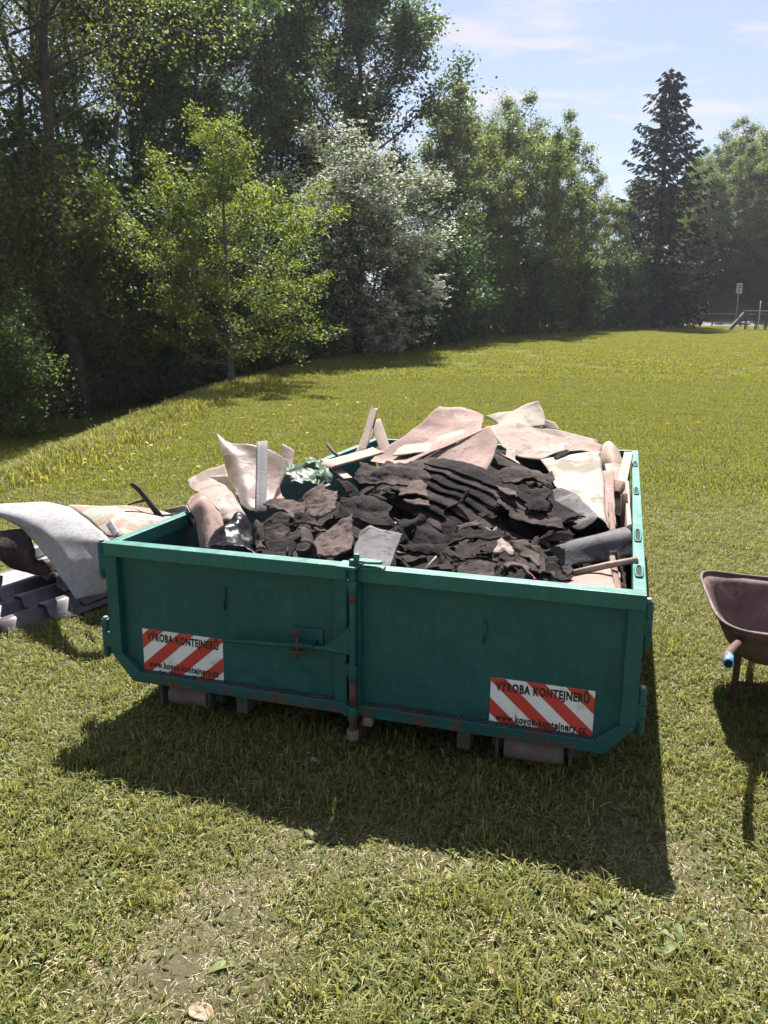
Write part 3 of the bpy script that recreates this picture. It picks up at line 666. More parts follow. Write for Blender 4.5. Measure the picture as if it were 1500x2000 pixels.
# wood edge between the flowering tree and the spruce
mt_ = [(880, 42, 'slim', .74), (925, 50, 'slim_dark', .78), (965, 47, 'slim', .76), (1010, 52, 'slim', .86), (1045, 49, 'slim_dark', .74), (1080, 56, 'slim', .84), (1120, 54, 'slim_dark', .64), (1150, 60, 'slim', .68), (1185, 62, 'slim_dark', .62), (1215, 68, 'slim', .62),
       (860, 52, 'slim_dark', .92), (905, 58, 'oak', .84), (985, 60, 'oak', .82), (1060, 63, 'oak', .78), (1130, 68, 'oak', .6)]
for i, (px, yy_, kd, sc) in enumerate(mt_):
    plant_tree('field_edge_tree', K[kd], px, yy_, {'slim': 'slender pale green tree in the row between blossom tree and spruce', 'slim_dark': 'slender mid-green tree in the row between blossom tree and spruce', 'oak': 'spreading tree behind the row between blossom tree and spruce'}[kd], {'slim': 'pale trees along the field edge', 'slim_dark': 'mid-green trees along the field edge', 'oak': 'spreading trees behind the field edge'}[kd], sc, i * 2.1)
ms_ = [(870, 38, 'shrub', 1.05), (905, 41, 'shrub', 1.15), (950, 43, 'shrub_olive', 1.0), (990, 46, 'shrub', 1.2), (1030, 48, 'shrub', 1.1), (1075, 50, 'shrub_olive', 1.1), (1110, 53, 'shrub', 1.2), (1150, 56, 'shrub', 1.1), (1190, 59, 'shrub', 1.2), (1225, 61, 'shrub', 1.0), (620, 30.5, 'shrub', .75), (800, 32, 'shrub', .8), (840, 35, 'shrub', 1.1), (1240, 66, 'shrub', 1.2)]
for i, (px, yy_, kd, sc) in enumerate(ms_):
    plant_tree('hedge_shrub', K[kd], px, yy_, {'shrub': 'dark shrub at the foot of the trees along the field', 'shrub_olive': 'olive shrub at the foot of the trees along the field'}[kd], {'shrub': 'dark shrubs along the field', 'shrub_olive': 'olive shrubs along the field'}[kd], sc, i * 1.9, cat='shrub')
# wooded bank on the right behind the rail
rt_ = [(1345, 84, 'slim', 0.79), (1385, 88, 'slim_dark', 0.84), (1420, 86, 'slim', 0.95), (1455, 90, 'slim_dark', 1.01), (1490, 86, 'slim', 1.08), (1530, 90, 'slim', 1.16), (1400, 97, 'oak', 0.73), (1470, 99, 'oak', 0.86), (1350, 95, 'oak', 0.57), (1570, 92, 'slim_dark', 1.10), (1310, 90, 'slim', 0.66), (1290, 80, 'slim_dark', 0.68), (1370, 80, 'slim_dark', 0.77), (1435, 80, 'slim', 0.88), (1480, 79, 'slim_dark', 0.94), (1330, 104, 'slim_dark', 0.88), (1240, 78, 'slim_dark', 0.77), (1395, 92, 'slim', 0.94)]
for i, (px, yy_, kd, sc) in enumerate(rt_):
    plant_tree('bank_tree', K[kd], px, yy_, {'slim': 'pale slender tree on the steep bank right of the spruce', 'slim_dark': 'mid-green slender tree on the steep bank right of the spruce', 'oak': 'spreading tree high on the steep bank right of the spruce'}[kd], {'slim': 'pale trees on the bank', 'slim_dark': 'mid-green trees on the bank', 'oak': 'spreading trees on the bank'}[kd], sc, i * 1.1)
rs_ = [(1315, 76, 'shrub', 1.2), (1350, 80, 'shrub', 1.3), (1400, 82, 'shrub', 1.4), (1440, 84, 'shrub', 1.3), (1470, 80, 'shrub_olive', 1.0), (1495, 77, 'shrub_olive', 1.0), (1530, 80, 'shrub', 1.2)]
for i, (px, yy_, kd, sc) in enumerate(rs_):
    plant_tree('bank_shrub', K[kd], px, yy_, {'shrub': 'dark shrub on the bank behind the rail', 'shrub_olive': 'olive shrub low on the bank behind the rail and sign'}[kd], {'shrub': 'dark shrubs on the bank', 'shrub_olive': 'olive shrubs on the bank'}[kd], sc, i * 1.9, cat='shrub')

# ------------------------------------------------------------------ the skip (flat container)
def on_v(px, py, v):
    d = ray(px, py); p0 = CO + E2 * v
    t = np.dot(p0 - EYE, E2) / np.dot(d, E2); return EYE + d * t
def loc(p):
    q = np.asarray(p) - CO; return np.array([q @ E1, q @ E2, q[2]])
def wld(u, v, w): return CO + E1 * u + E2 * v + np.array([0, 0, w])
def px_uw(px, py, v=0.0):
    q = loc(on_v(px, py, v)); return q[0], q[2]
skip = empty('container_skip', tuple(CO), YAW)
tag(skip, 'open green steel skip heaped with torn flooring and roofing felt', 'skip')
P_, R_ = MT['paint'], MT['paint_rim']
CHW, CHH = 0.098, 0.116
UC = 1.062                              # meeting line of the two doors
def door(side):
    if side == 'l':
        u0, u1 = 0.0, UC - 0.012
        panel = [(0.02, WT - 0.02), (0.02, WB + CHH), (CHW + .01, WB + .02), (u1 - .02, WB + .02), (u1 - .02, WT - .02)]
    else:
        u0, u1 = UC + 0.014, CW
        panel = [(u0 + .02, WT - .02), (u0 + .02, WB + .02), (CW - CHW - .01, WB + .02), (CW - .02, WB + CHH), (CW - .02, WT - .02)]
    d = prism('door', panel, 0.034, 0.040, 'v', P_, skip, 0)
    top = prism('top_rail', [(u0, WT - 0.055), (u1, WT - 0.055), (u1, WT), (u0, WT)], 0.0, 0.058, 'v', R_, d)
    so = (0.0, 0.055) if side == 'l' else (CW - 0.055, CW)
    box('side_rail', so, (0.002, 0.056), (WB + CHH, WT - 0.0555), P_, d)
    if side == 'l': ch_ = [(0.0, WB + CHH - .0005), (CHW, WB), (CHW + 0.035, WB + 0.046), (0.055, WB + CHH - .0005)]
    else: ch_ = [(CW, WB + CHH - .0005), (CW - CHW, WB), (CW - CHW - 0.035, WB + 0.046), (CW - 0.055, WB + CHH - .0005)]
    prism('corner_rail', ch_, 0.002, 0.056, 'v', P_, d)
    bo_ = (CHW + .0005, u1) if side == 'l' else (u0, CW - CHW - .0005)
    bl_ = (CHW + .0355, u1) if side == 'l' else (u0, CW - CHW - .0355)
    prism('bottom_rail', [(bo_[0], WB), (bo_[1], WB), (bl_[1], WB + .046), (bl_[0], WB + .046)], 0.0, 0.058, 'v', P_, d)
    si = (u1 - 0.05, u1) if side == 'l' else (u0, u0 + 0.028)
    box('inner_rail', si, (0.003, 0.055), (WB + .0465, WT - .0555), P_, d)
    return d
dl, dr_ = door('l'), door('r')
# thin welded pins in the middle of each panel
for px, y0, y1, d in ((439, 1147, 1190, dl), (948, 1210, 1256, dr_)):
    ua, wa = px_uw(px, y0, .034); ub, wb = px_uw(px, y1, .034)
    tube('weld_pin', [(ua, .030, wa), (ua + .002, .022, (wa + wb) / 2), (ua - .003, .030, wb)], .0045, 6, P_, d)
# sides, back, floor
SLOTS = []
for s, nm in ((0, 'side_wall'), (1, 'side_wall')):
    a = 0.0 if s == 0 else CW; sg = 1 if s == 0 else -1
    def U(x): return a + sg * x
    w = prism(nm, [(U(0.022), WT - .02), (U(0.022), WB + CHH), (U(CHW + .01), WB + .012), (U(CHW + .012), WB + .017), (U(.027), WB + CHH + .002), (U(.027), WT - .02)], 0.06, CL - .05, 'v', P_, skip, 0)
    prism('top_rail', [(U(0), WT - .06), (U(0.045), WT - .06), (U(0.045), WT), (U(0), WT)], 0.0585, CL, 'v', R_, w)
    for v in np.linspace(.5, CL - .4, 5):
        prism('rib', [(U(0.0), WT - .0605), (U(0.0), WB + CHH), (U(CHW), WB + .004), (U(CHW + .01), WB + .011), (U(.0215), WB + CHH), (U(.0215), WT - .0605)], v, v + .05, 'v', P_, w, 0)
    if s == 1:
        for px, py, ln in ((1241, 907, .30), (1240, 960, .28), (1245, 1047, .30), (1250, 1118, .2)):
            q = loc(at_z(px, py, WT)); v0 = q[1]; th = np.linspace(0, 2 * math.pi, 25)
            ring = [(CW - .0465 + .001, v0 + math.cos(t) * ln * .30, WT - .012 + .014 * math.sin(t)) for t in th]
            o = tube('tie_loop', [(CW - .024 + .012 * math.sin(t), v0 + np.clip(math.cos(t) * 1.3, -1, 1) * ln * .36, WT + .004) for t in th], .0045, 6, R_, w)
            poly = [(CW - .024 + .010 * math.sin(t), v0 + np.clip(math.cos(t) * 1.3, -1, 1) * ln * .34) for t in th[:-1]]
            prism('tie_slot_shade', poly, WT - .004, WT + .0025, 'w', MT['hole_shade'], w, 0)  # solid dark inset, painted as the shade inside the slot
bw_ = prism('back_wall', [(0.046, WT - .02), (0.046, WB + CHH), (CHW + .01, WB + .012), (CW - CHW - .01, WB + .012), (CW - .046, WB + CHH), (CW - .046, WT - .02)], CL - .04, CL - .034, 'v', P_, skip, 0)
box('top_rail', (.0455, CW - .0455), (CL - .05, CL - .001), (WT - .06, WT), R_, bw_)
box('floor_plate', (CHW, CW - CHW), (.06, CL - .05), (WB + .006, WB + .0115), MT['rust'], skip, 0)
# hinges
def hinge(px, y0, y1, side):
    u, wa = px_uw(px, y0, .03); _, wb = px_uw(px, y1, .03)
    h = cyl('hinge', (u, .03, wb), (u, .03, wa), .0165, P_, skip)
    cyl('hinge_pin', (u, .03, wa - .002), (u, .03, wa + .010), .010, MT['steel'], h, 12)
    cyl('hinge_pin', (u, .03, wb - .010), (u, .03, wb + .002), .010, MT['rust'], h, 12)
    wm = (wa + wb) / 2
    a, b = (u, .012) if side == 'l' else (CW - .012, u)
    for wo_ in (.38,):
        box('hinge_strap', (min(a, b), max(a, b)), (.008, .022), (wm - .035, wm + .03), P_, h, .002)
    for f in (.35, .65):
        zc = wb + (wa - wb) * f; cyl('knuckle_gap', (u, .03, zc - .0015), (u, .03, zc + .0015), .0169, MT['hole_shade'], h, 18, 0)
hinge(198, 1058, 1124, 'l'); hinge(206, 1208, 1276, 'l'); hinge(1268, 1174, 1264, 'r'); hinge(1255, 1345, 1430, 'r')
# locking bar, catch, handle
vb = -0.018
ub, _ = px_uw(689, 1250, vb)
lb = cyl('locking_bar', (ub, vb, WB - .055), (ub, vb, WT + .035), .0135, P_, skip)
for w0, w1 in ((WT - .095, WT - .045), (WB + .155, WB + .215), (WB - .01, WB + .045)):
    cyl('knuckle', (ub, vb, w0), (ub, vb, w1), .0185, P_, lb)
    box('knuckle_plate', (ub - .045, ub - .012), (-.004, .0), (w0 + .004, w1 - .004), P_, lb, .001)
for w0, w1 in ((WT - .13, WT - .098), (WB + .05, WB + .15)):
    cyl('rust_sleeve', (ub, vb, w0), (ub, vb, w1), .0142, MT['rust'], lb, 18, 0)
cyl('bar_foot', (ub, vb, WB - .085), (ub, vb, WB - .05), .024, MT['roller'], lb)
box('stop_block', (ub + .03, ub + .07), (.0, .03), (WB - .04, WB - .002), MT['roller'], lb, .008)
cat_ = prism('top_catch', [(ub - .055, -.05), (ub + .02, -.055), (ub + .03, -.02), (ub + .03, .03), (ub - .055, .03)], WT + .003, WT + .015, 'w', R_, skip)
prism('catch_plate', [(ub + .0305, -.03), (ub + .115, -.02), (ub + .115, .025), (ub + .0305, .03)], WT + .002, WT + .010, 'w', R_, cat_)
th = np.linspace(0, 2 * math.pi, 21)
prism('catch_lever', [(ub + .055 + .055 * math.cos(t), -.005 + .022 * math.sin(t)) for t in th[:-1]], WT + .024, WT + .034, 'w', R_, cat_)
cyl('catch_pin', (ub + .012, -.01, WT), (ub + .012, -.01, WT + .055), .011, R_, cat_)
ug, wg = px_uw(631, 1268, vb); _, wg2 = px_uw(688, 1222, vb); uh, wh = px_uw(435, 1251, vb); _, whb = px_uw(684, 1276, vb)
hd = tube('handle_bar', [(uh, vb + .004, wh), (ug, vb, wg + .004), (ub, vb, whb)], .0095, 10, P_, skip)
prism('gusset', [(ug, wg + .006), (ub - .006, wg2), (ub - .006, whb + .004)], vb - .004, vb + .004, 'v', P_, hd, .001)
u0_, w0_ = px_uw(587, 1258, vb)
br_ = box('lock_bracket', (u0_ - .05, u0_ + .055), (-.032, .033), (w0_ - .006, w0_ + .006), P_, skip, .002)
box('bracket_plate', (u0_ - .055, u0_ + .075), (.024, .0335), (w0_ - .02, w0_ + .05), P_, br_, .002)
cyl('lock_pin', (u0_ - .012, -.024, w0_ - .055), (u0_ - .012, -.024, w0_ + .045), .0055, MT['rust'], br_, 10, 0)
prism('lock_washer', [(u0_ - .012 + .034 * math.cos(t), -.022 + .018 * math.sin(t)) for t in th[:-1]], w0_ - .031, w0_ - .026, 'w', MT['rust'], br_, 0)
tube('lock_chain', [(u0_ - .012 + .012 * math.cos(t), -.026 + .004 * math.sin(2 * t), w0_ + .045 + .014 * math.sin(t)) for t in th], .004, 6, MT['rust'], br_)
# dirt lying on the bottom ledges
rr = np.random.default_rng(8)
def crumbs(name, pts, size, m, parent, seed):
    r = np.random.default_rng(seed); g = Geo()
    for p in pts:
        s = size * r.uniform(.4, 1.5); k = r.normal(0, 1, (6, 3)); base = np.array([[1, 0, 0], [-1, 0, 0], [0, 1, 0], [0, -1, 0], [0, 0, .7], [0, 0, -.7]]) * s * r.uniform(.6, 1.4, (6, 1)) + k * s * .12
        V = base + p; T = [(0, 2, 4), (2, 1, 4), (1, 3, 4), (3, 0, 4), (2, 0, 5), (1, 2, 5), (3, 1, 5), (0, 3, 5)]
        g.add(V, np.zeros((0, 4), int), T)
    me = np_mesh(name, np.vstack(g.V), None, np.vstack(g.T)); o = link_mesh(name, me, parent, m); o['kind'] = 'stuff'; return o
pts = [(rr.uniform(.6, 2.0) if rr.uniform() < .8 else rr.uniform(.2, .6), rr.uniform(.006, .034), WB + .047) for _ in range(520)]
crumbs('ledge_dirt', pts, .0055, MT['felt_brown'], skip, 3)
# stickers with stripes and lettering
def text_mesh(s, h, bold):
    c = bpy.data.curves.new('lettering', 'FONT'); c.body = s; c.size = 1.0; c.offset = bold; c.space_character = 1.12; c.extrude = 0.0; c.fill_mode = 'FRONT'; c.resolution_u = 3
    o = bpy.data.objects.new('lettering', c); COL.objects.link(o); bpy.context.view_layer.update()
    me = bpy.data.meshes.new_from_object(o.evaluated_get(bpy.context.evaluated_depsgraph_get())); bpy.data.objects.remove(o)
    co = np.zeros(len(me.vertices) * 3); me.vertices.foreach_get('co', co); return me, co.reshape(-1, 3)
def sticker(corners, flip):
    q = [np.array(px_uw(a, b, .0335)) for a, b in corners]          # tl, tr, br, bl in (u, w)
    c = sum(q) / 4; sw = (np.linalg.norm(q[1] - q[0]) + np.linalg.norm(q[2] - q[3])) / 2; sh = (np.linalg.norm(q[0] - q[3]) + np.linalg.norm(q[1] - q[2])) / 2
    ang = math.atan2((q[1] - q[0])[1], (q[1] - q[0])[0])
    e1 = np.array([math.cos(ang), math.sin(ang)]); e2 = np.array([-e1[1], e1[0]])
    def W(p, lift): 
        k = c + e1 * p[0] * sw + e2 * p[1] * sh; return (k[0], .0335 - lift, k[1])
    def flat(name, polys, lift, m, par, depth=.0006):
        V = []; Fc = []
        for pl in polys:
            k = len(V); n = len(pl); V += [W(p, lift + depth) for p in pl] + [W(p, lift) for p in pl]
            Fc += [tuple(k + i for i in range(n)), tuple(k + n + i for i in reversed(range(n)))] + [(k + i, k + n + i, k + n + (i + 1) % n, k + (i + 1) % n) for i in range(n)]
        me = bpy.data.meshes.new(name); me.from_pydata(V, [], Fc); bm = bmesh.new(); bm.from_mesh(me); bmesh.ops.recalc_face_normals(bm, faces=bm.faces); bm.to_mesh(me); bm.free()
        return link_mesh(name, me, par, m)
    st = flat('warning_sticker', [[(-.5, -.5), (.5, -.5), (.5, .5), (-.5, .5)]], 0.0, MT['white_print'], skip)
    def clip(poly):
        for ax, lim, sgn in ((0, .5, 1), (0, -.5, -1), (1, .5, 1), (1, -.5, -1)):
            out = []
            for i in range(len(poly)):
                a, b = poly[i - 1], poly[i]; da, db = sgn * (a[ax] - lim), sgn * (b[ax] - lim)
                if (da <= 0) != (db <= 0):
                    t = da / (da - db); out.append((a[0] + (b[0] - a[0]) * t, a[1] + (b[1] - a[1]) * t))
                if db <= 0: out.append(b)
            poly = out
            if not poly: return poly
        return poly
    asp = sh / sw; dxs = 1.12 * asp
    for k in range(-1, 4):                                          # red bands leaning about 45 degrees
        x0 = -.98 + k * .385; w_ = .185
        pl = [(x0, -.5), (x0 + w_, -.5), (x0 + w_ + dxs, .5), (x0 + dxs, .5)]
        if flip: pl = [(-a, b) for a, b in pl]
        pl = clip(pl)
        if len(pl) > 2: flat('stripe', [pl], .0008, MT['red_print'], st)
    for s, cx, cy, tw, thh, bo in (('VÝROBA KONTEJNERŮ', .0, .335, .90, .18, .046), ('www.kovok-kontejnery.cz', -.0, -.335, .88, .16, .038)):
        me, co = text_mesh(s, 1, bo); mn, mxx = co.min(0), co.max(0)
        capmin, caph = (0.0, .73) if s[0] == 'V' else (0.0, .73)
        X_ = (co[:, 0] - mn[0]) / (mxx[0] - mn[0]) - .5; Y_ = (co[:, 1] - capmin) / caph - .5
        if s[0] == 'w': Y_ = co[:, 1] / .73 - .35
        P = np.array([W((cx + a * tw, cy + b * thh), .0018) for a, b in zip(X_, Y_)])
        me.vertices.foreach_set('co', P.ravel()); me.update(); me.name = 'lettering'
        link_mesh('lettering', me, st, MT['black_print'])
    return st
s1 = sticker([(279, 1227), (435, 1249), (437, 1331), (282, 1310)], False); s1['label'] = 'warning sticker with red bands rising to the right'
s2 = sticker([(958, 1322), (1163, 1350), (1156, 1443), (956, 1415)], True); s2['label'] = 'warning sticker with red bands falling to the right'
# rollers, skid beams under the floor
for px0, px1, py in ((318, 415, 1352), (968, 1118, 1468)):
    for vv in (.10, CL - .3):
        ua = px_uw(px0, py, .1)[0]; ubb = px_uw(px1, py, .1)[0]
        b = box('roller_bracket', (ua, ubb), (vv - .03, vv + .16), (WB - .035, WB - .001), MT['under'], skip)
        for uu in (ua + .0, ubb - .012): box('bracket_cheek', (uu, uu + .012), (vv - .02, vv + .14), (.012, WB - .0355), MT['under'], b)
        cyl('roller', (ua + .03, vv + .045, .052), (ubb - .03, vv + .045, .052), .056, MT['roller'], b, 28, .004)
        cyl('axle', (ua - .02, vv + .045, .052), (ubb + .03, vv + .045, .052), .02, MT['under'], b, 14)
for px in (482, 910):
    uu = px_uw(px, 1400, .1)[0]
    box('skid_beam', (uu - .025, uu + .025), (.06, CL - .04), (.045, WB + .004), MT['under'], skip)

# ------------------------------------------------------------------ rubbish in the skip
HV = [0.0, .12, .5, 1.0, 1.5, 2.0, 2.5, 3.0, 3.35, 3.6]; HZ = [.58, .61, .64, .67, .70, .73, .755, .77, .71, .60]
def heap(u, v):
    z = np.interp(v, HV, HZ)
    l = sstep((u - .05) / .75); rgt = sstep((CW - .04 - u) / .42)
    z = .40 + (z - .40) * (.12 + .88 * l) * (.30 + .70 * rgt)
    return z
def heap_hit(px, py, lift):
    d = ray(px, py); best = None
    for t in np.arange(2.2, 8.5, .012):
        p = EYE + d * t; q = loc(p)
        if q[1] < .04: continue
        if q[1] > 3.5: break
        hgt = heap(q[0], q[1]) + lift - q[2]
        if hgt >= 0: return p
        if best is None or hgt > best[0]: best = (hgt, p)
    return best[1]
def pt(s, lift):
    if len(s) == 2: return heap_hit(s[0], s[1], lift)
    if isinstance(s[2], str): return at_z(s[0], s[1], float(s[2]))
    return on_v(s[0], s[1], s[2])
def cr_interp(P, n):
    """Catmull-Rom through rows of points P (k, ..., 3) resampled to n"""
    P = np.asarray(P, float); k = len(P)
    if k == 2: 
        t = np.linspace(0, 1, n).reshape((n,) + (1,) * (P.ndim - 1)); return P[0] * (1 - t) + P[1] * t
    E_ = np.concatenate([[2 * P[0] - P[1]], P, [2 * P[-1] - P[-2]]]); out = []
    for x in np.linspace(0, k - 1 - 1e-6, n):
        i = int(x); t = x - i; a, b, c, d = E_[i], E_[i + 1], E_[i + 2], E_[i + 3]
        out.append(.5 * ((2 * b) + (c - a) * t + (2 * a - 5 * b + 4 * c - d) * t * t + (3 * b - a - 3 * c + d) * t ** 3))
    return np.array(out)
def lin_interp(P, n):
    P = np.asarray(P, float); k = len(P); x = np.linspace(0, k - 1 - 1e-6, n); i = x.astype(int); t = (x - i).reshape((n,) + (1,) * (P.ndim - 1))
    return P[i] * (1 - t) + P[i + 1] * t
def vnoise(P, sc, seed):
    return np.array([mnoise.noise_vector(Vector((p[0] * sc + seed * 7.3, p[1] * sc - seed * 3.1, p[2] * sc + seed))) for p in P])
def sheet_pts(name, G, m, label=None, cat=None, group=None, thick=.004, n=(22, 22), jag=.03, rough=.012, rs=6, fine=.0, seed=1, parent=None, lin=(False, False), nseed=None):
    """G: rows x cols x 3 control points in world space"""
    G = np.asarray(G, float); r = np.random.default_rng(seed)
    A = (lin_interp if lin[0] else cr_interp)(G, 15); A = (lin_interp if lin[1] else cr_interp)(np.swapaxes(A, 0, 1), 15); A = np.swapaxes(A, 0, 1)
    def edge(nn):
        e = np.zeros(nn)
        for fq, am in ((3, .6), (7, .5), (15, .45)):
            kk = r.uniform(0, 1, fq + 2); e += am * np.interp(np.linspace(0, 1, nn), np.linspace(0, 1, fq + 2), kk)
        return e / 1.2 * jag
    ns, nt2 = n; s = np.linspace(0, 1, ns)[:, None]; t = np.linspace(0, 1, nt2)[None, :]
    t0, t1 = edge(ns)[:, None], 1 - edge(ns)[:, None]; s0, s1_ = edge(nt2)[None, :], 1 - edge(nt2)[None, :]
    SS = s0 + s * (s1_ - s0); TT = t0 + t * (t1 - t0)
    fi = SS * 14; fj = TT * 14; i = np.clip(fi.astype(int), 0, 13); j = np.clip(fj.astype(int), 0, 13); a = (fi - i)[..., None]; b = (fj - j)[..., None]
    P = A[i, j] * (1 - a) * (1 - b) + A[i + 1, j] * a * (1 - b) + A[i, j + 1] * (1 - a) * b + A[i + 1, j + 1] * a * b
    P = P.reshape(-1, 3); P = P + vnoise(P, rs, seed if nseed is None else nseed) * rough
    if fine: P = P + vnoise(P, rs * 4.5, seed + 3) * fine
    c = P.mean(0); c[2] = P[:, 2].min()
    q = (np.arange(ns - 1)[:, None] * nt2 + np.arange(nt2 - 1)[None, :]); Qf = np.stack([q, q + 1, q + nt2 + 1, q + nt2], -1).reshape(-1, 4)
    me = np_mesh(name, P - c, Qf); smooth(me)
    o = link_mesh(name, me, parent, MT[m], tuple(c))
    md = o.modifiers.new('thickness', 'SOLIDIFY'); md.thickness = thick; md.offset = 0
    if label: tag(o, label, cat or 'scrap', group)
    return o
def sheet(name, rows, m, label, cat, group=None, lift=.03, **k):
    mc = max(len(r) for r in rows)
    G = [cr_interp(np.array([pt(s, lift) for s in r]), mc) if len(r) != mc else np.array([pt(s, lift) for s in r]) for r in rows]
    return sheet_pts(name, G, m, label, cat, group, **k)

# loose rubble that fills the skip up to the visible pieces
uu = np.linspace(.03, CW - .05, 90); vv = np.linspace(.062, CL - .06, 130); UU, VV = np.meshgrid(uu, vv)
ZZ = heap(UU, VV) - .035
Pw = np.stack([UU, VV, ZZ], -1).reshape(-1, 3)
nzv = vnoise(Pw, 7, 2); nz2 = vnoise(Pw, 22, 4)
Pw = Pw + nzv * np.array([.01, .01, .05]) + nz2 * np.array([.006, .006, .022])
Pw[:, 1] = np.clip(Pw[:, 1], .06, CL - .055); Pw[:, 0] = np.clip(Pw[:, 0], .03, CW - .05)
q = (np.arange(129)[:, None] * 90 + np.arange(89)[None, :]); me = np_mesh('rubble_heap', Pw, np.stack([q, q + 1, q + 91, q + 90], -1).reshape(-1, 4))
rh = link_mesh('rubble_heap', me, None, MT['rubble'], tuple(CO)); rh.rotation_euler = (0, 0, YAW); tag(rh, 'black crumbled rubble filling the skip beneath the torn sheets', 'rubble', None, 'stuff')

LG, FG = None, None
# --- flooring sheets at the back
sheet('linoleum_sheet', [[(860, 789, 2.75), (900, 795, 2.85), (940, 812, 2.9)], [(800, 846, 2.35), (862, 838, 2.5), (948, 822, 2.6)], [(722, 898, 1.9), (800, 893, 2.1), (952, 834, 2.35)], [(722, 902, 1.85), (795, 908, 1.9), (953, 838, 2.25)]], 'lino_pink', 'large pinkish flooring sheet rising to a rounded peak left of the cream sheet', 'flooring', lin=(True, True), n=(26, 26), jag=.02, rough=.03, rs=4, seed=1)
sheet('linoleum_sheet', [[(798, 915, 1.95), (878, 871, 2.1), (955, 831, 2.28)], [(822, 921, 1.9), (905, 893, 1.98), (978, 862, 2.1)], [(850, 924, 1.8), (900, 929, 1.78), (944, 930, 1.75)]], 'lino_pink', 'pink flooring sheet with small holes tipped towards the black felt', 'flooring', lin=(True, True), n=(22, 22), jag=.012, rough=.012, rs=5, seed=2)
sheet('linoleum_sheet', [[(945, 812, 3.1), (1000, 800, 3.15), (1054, 784, 3.2)], [(965, 822, 3.0), (1010, 812, 3.05), (1066, 808, 3.1)], [(975, 838, 2.9), (1020, 836, 2.9), (1068, 832, 3.0)]], 'lino_white', 'cream speckled flooring sheet forming the highest corner of the load', 'flooring', lin=(True, True), jag=.02, rough=.02, seed=3)
sheet('linoleum_sheet', [[(1060, 815, 3.15), (1085, 825, 3.15)], [(1060, 838, 3.1), (1094, 842, 3.1)]], 'lino_white', 'small cream flooring corner poking out behind the broad pale sheet', 'flooring', n=(8, 8), jag=.05, seed=4)
sheet('linoleum_sheet', [[(950, 832, 2.8), (1000, 827, 2.95), (1090, 836, 3.0), (1168, 861, 3.0)], [(965, 850, 2.6), (1012, 850, 2.75), (1082, 858, 2.8), (1163, 870, 2.85)], [(978, 872, 2.4), (1012, 894, 2.4), (1056, 904, 2.35), (1110, 880, 2.6)]], 'lino_pale', 'broad pale flooring sheet lying across the back of the heap', 'flooring', lin=(True, True), n=(26, 30), jag=.02, rough=.03, rs=4, seed=5)
sheet('linoleum_sheet', [[(1055, 897, 2.35), (1112, 889, 2.4), (1160, 884, 2.4), (1172, 892, 2.35)], [(1075, 930, 2.05), (1125, 922, 2.1), (1168, 915, 2.1), (1178, 935, 2.0)], [(1082, 950, 1.8), (1132, 965, 1.7), (1172, 975, 1.65), (1182, 990, 1.6)], [(1100, 958, 1.7), (1150, 1000, 1.4), (1180, 1020, 1.3), (1188, 1034, 1.25)]], 'lino_white', 'smooth cream flooring sheet sagging down the right side of the heap', 'flooring', n=(26, 26), jag=.008, rough=.012, rs=4, seed=6)
sheet('linoleum_sheet', [[(1078, 955, 1.72), (1100, 950, 1.72), (1130, 972, 1.6)], [(1080, 975, 1.62), (1115, 985, 1.5), (1152, 994, 1.42)], [(1104, 1014, 1.4), (1130, 1018, 1.3), (1168, 1006, 1.3)], [(1110, 1028, 1.34), (1134, 1038, 1.22), (1160, 1022, 1.25)]], 'lino_grey', 'grey underside of a flooring sheet folded below the cream one', 'flooring', n=(20, 20), jag=.02, rough=.02, seed=7)
sheet('linoleum_strip', [[(1173, 920, 2.2), (1198, 916, 2.25)], [(1178, 975, 1.75), (1200, 970, 1.8)], [(1189, 1034, 1.3), (1203, 1029, 1.35)]], 'lino_pink', 'narrow pink flooring strip hanging beside the sagging cream sheet', 'flooring', n=(18, 8), jag=.02, rough=.01, seed=8)
sheet('cardboard_sheet', [[(1165, 878, 3.2), (1193, 862, 3.3), (1212, 886, 3.2)], [(1168, 895, 3.1), (1196, 880, 3.05), (1216, 902, 3.1)], [(1178, 922, 2.95), (1200, 920, 2.85), (1216, 918, 3.0)]], 'wood_old', 'creased brown cardboard piece standing in the back corner of the skip', 'cardboard', n=(14, 14), jag=.02, rough=.02, seed=9)
sheet('felt_flap', [[(1078, 893, 2.35), (1108, 876, 2.5)], [(1084, 898, 2.3), (1114, 885, 2.4)]], 'felt_black', 'small black flap under the edge of the broad pale sheet', 'felt', n=(8, 10), jag=.1, seed=10)
sheet('linoleum_scrap', [[(988, 875, 2.4), (1010, 882, 2.4)], [(985, 890, 2.25), (1008, 900, 2.25)], [(970, 884, 2.2), (1025, 915, 2.1)]], 'lino_pale', 'torn pale flooring scrap between the tipped pink sheet and the felt', 'flooring', lin=(True, True), n=(12, 12), jag=.12, seed=11)
sheet('linoleum_scrap', [[(962, 884, 2.15), (1028, 912, 2.1)], [(950, 905, 2.0), (1050, 925, 2.0)]], 'felt_dark', 'dark torn underlay below the pale scrap', 'felt', n=(10, 14), jag=.1, seed=12)
sheet('linoleum_sheet', [[(800, 862, 2.3), (850, 852, 2.4), (905, 836, 2.5)], [(760, 892, 2.0), (830, 885, 2.05), (920, 850, 2.3)]], 'lino_white', 'pale creased flooring strip with dark dirt lying on the large pink sheet', 'flooring', lin=(True, True), n=(16, 22), jag=.05, rough=.02, lift=.05, seed=90)
sheet('linoleum_sheet', [[(1100, 868, 2.75), (1140, 862, 2.85), (1180, 872, 2.85)], [(1095, 882, 2.6), (1140, 880, 2.6), (1178, 890, 2.6)]], 'lino_pink', 'pinkish flooring edge between the broad pale sheet and the sagging cream one', 'flooring', lin=(True, True), n=(12, 18), jag=.05, rough=.015, seed=91)
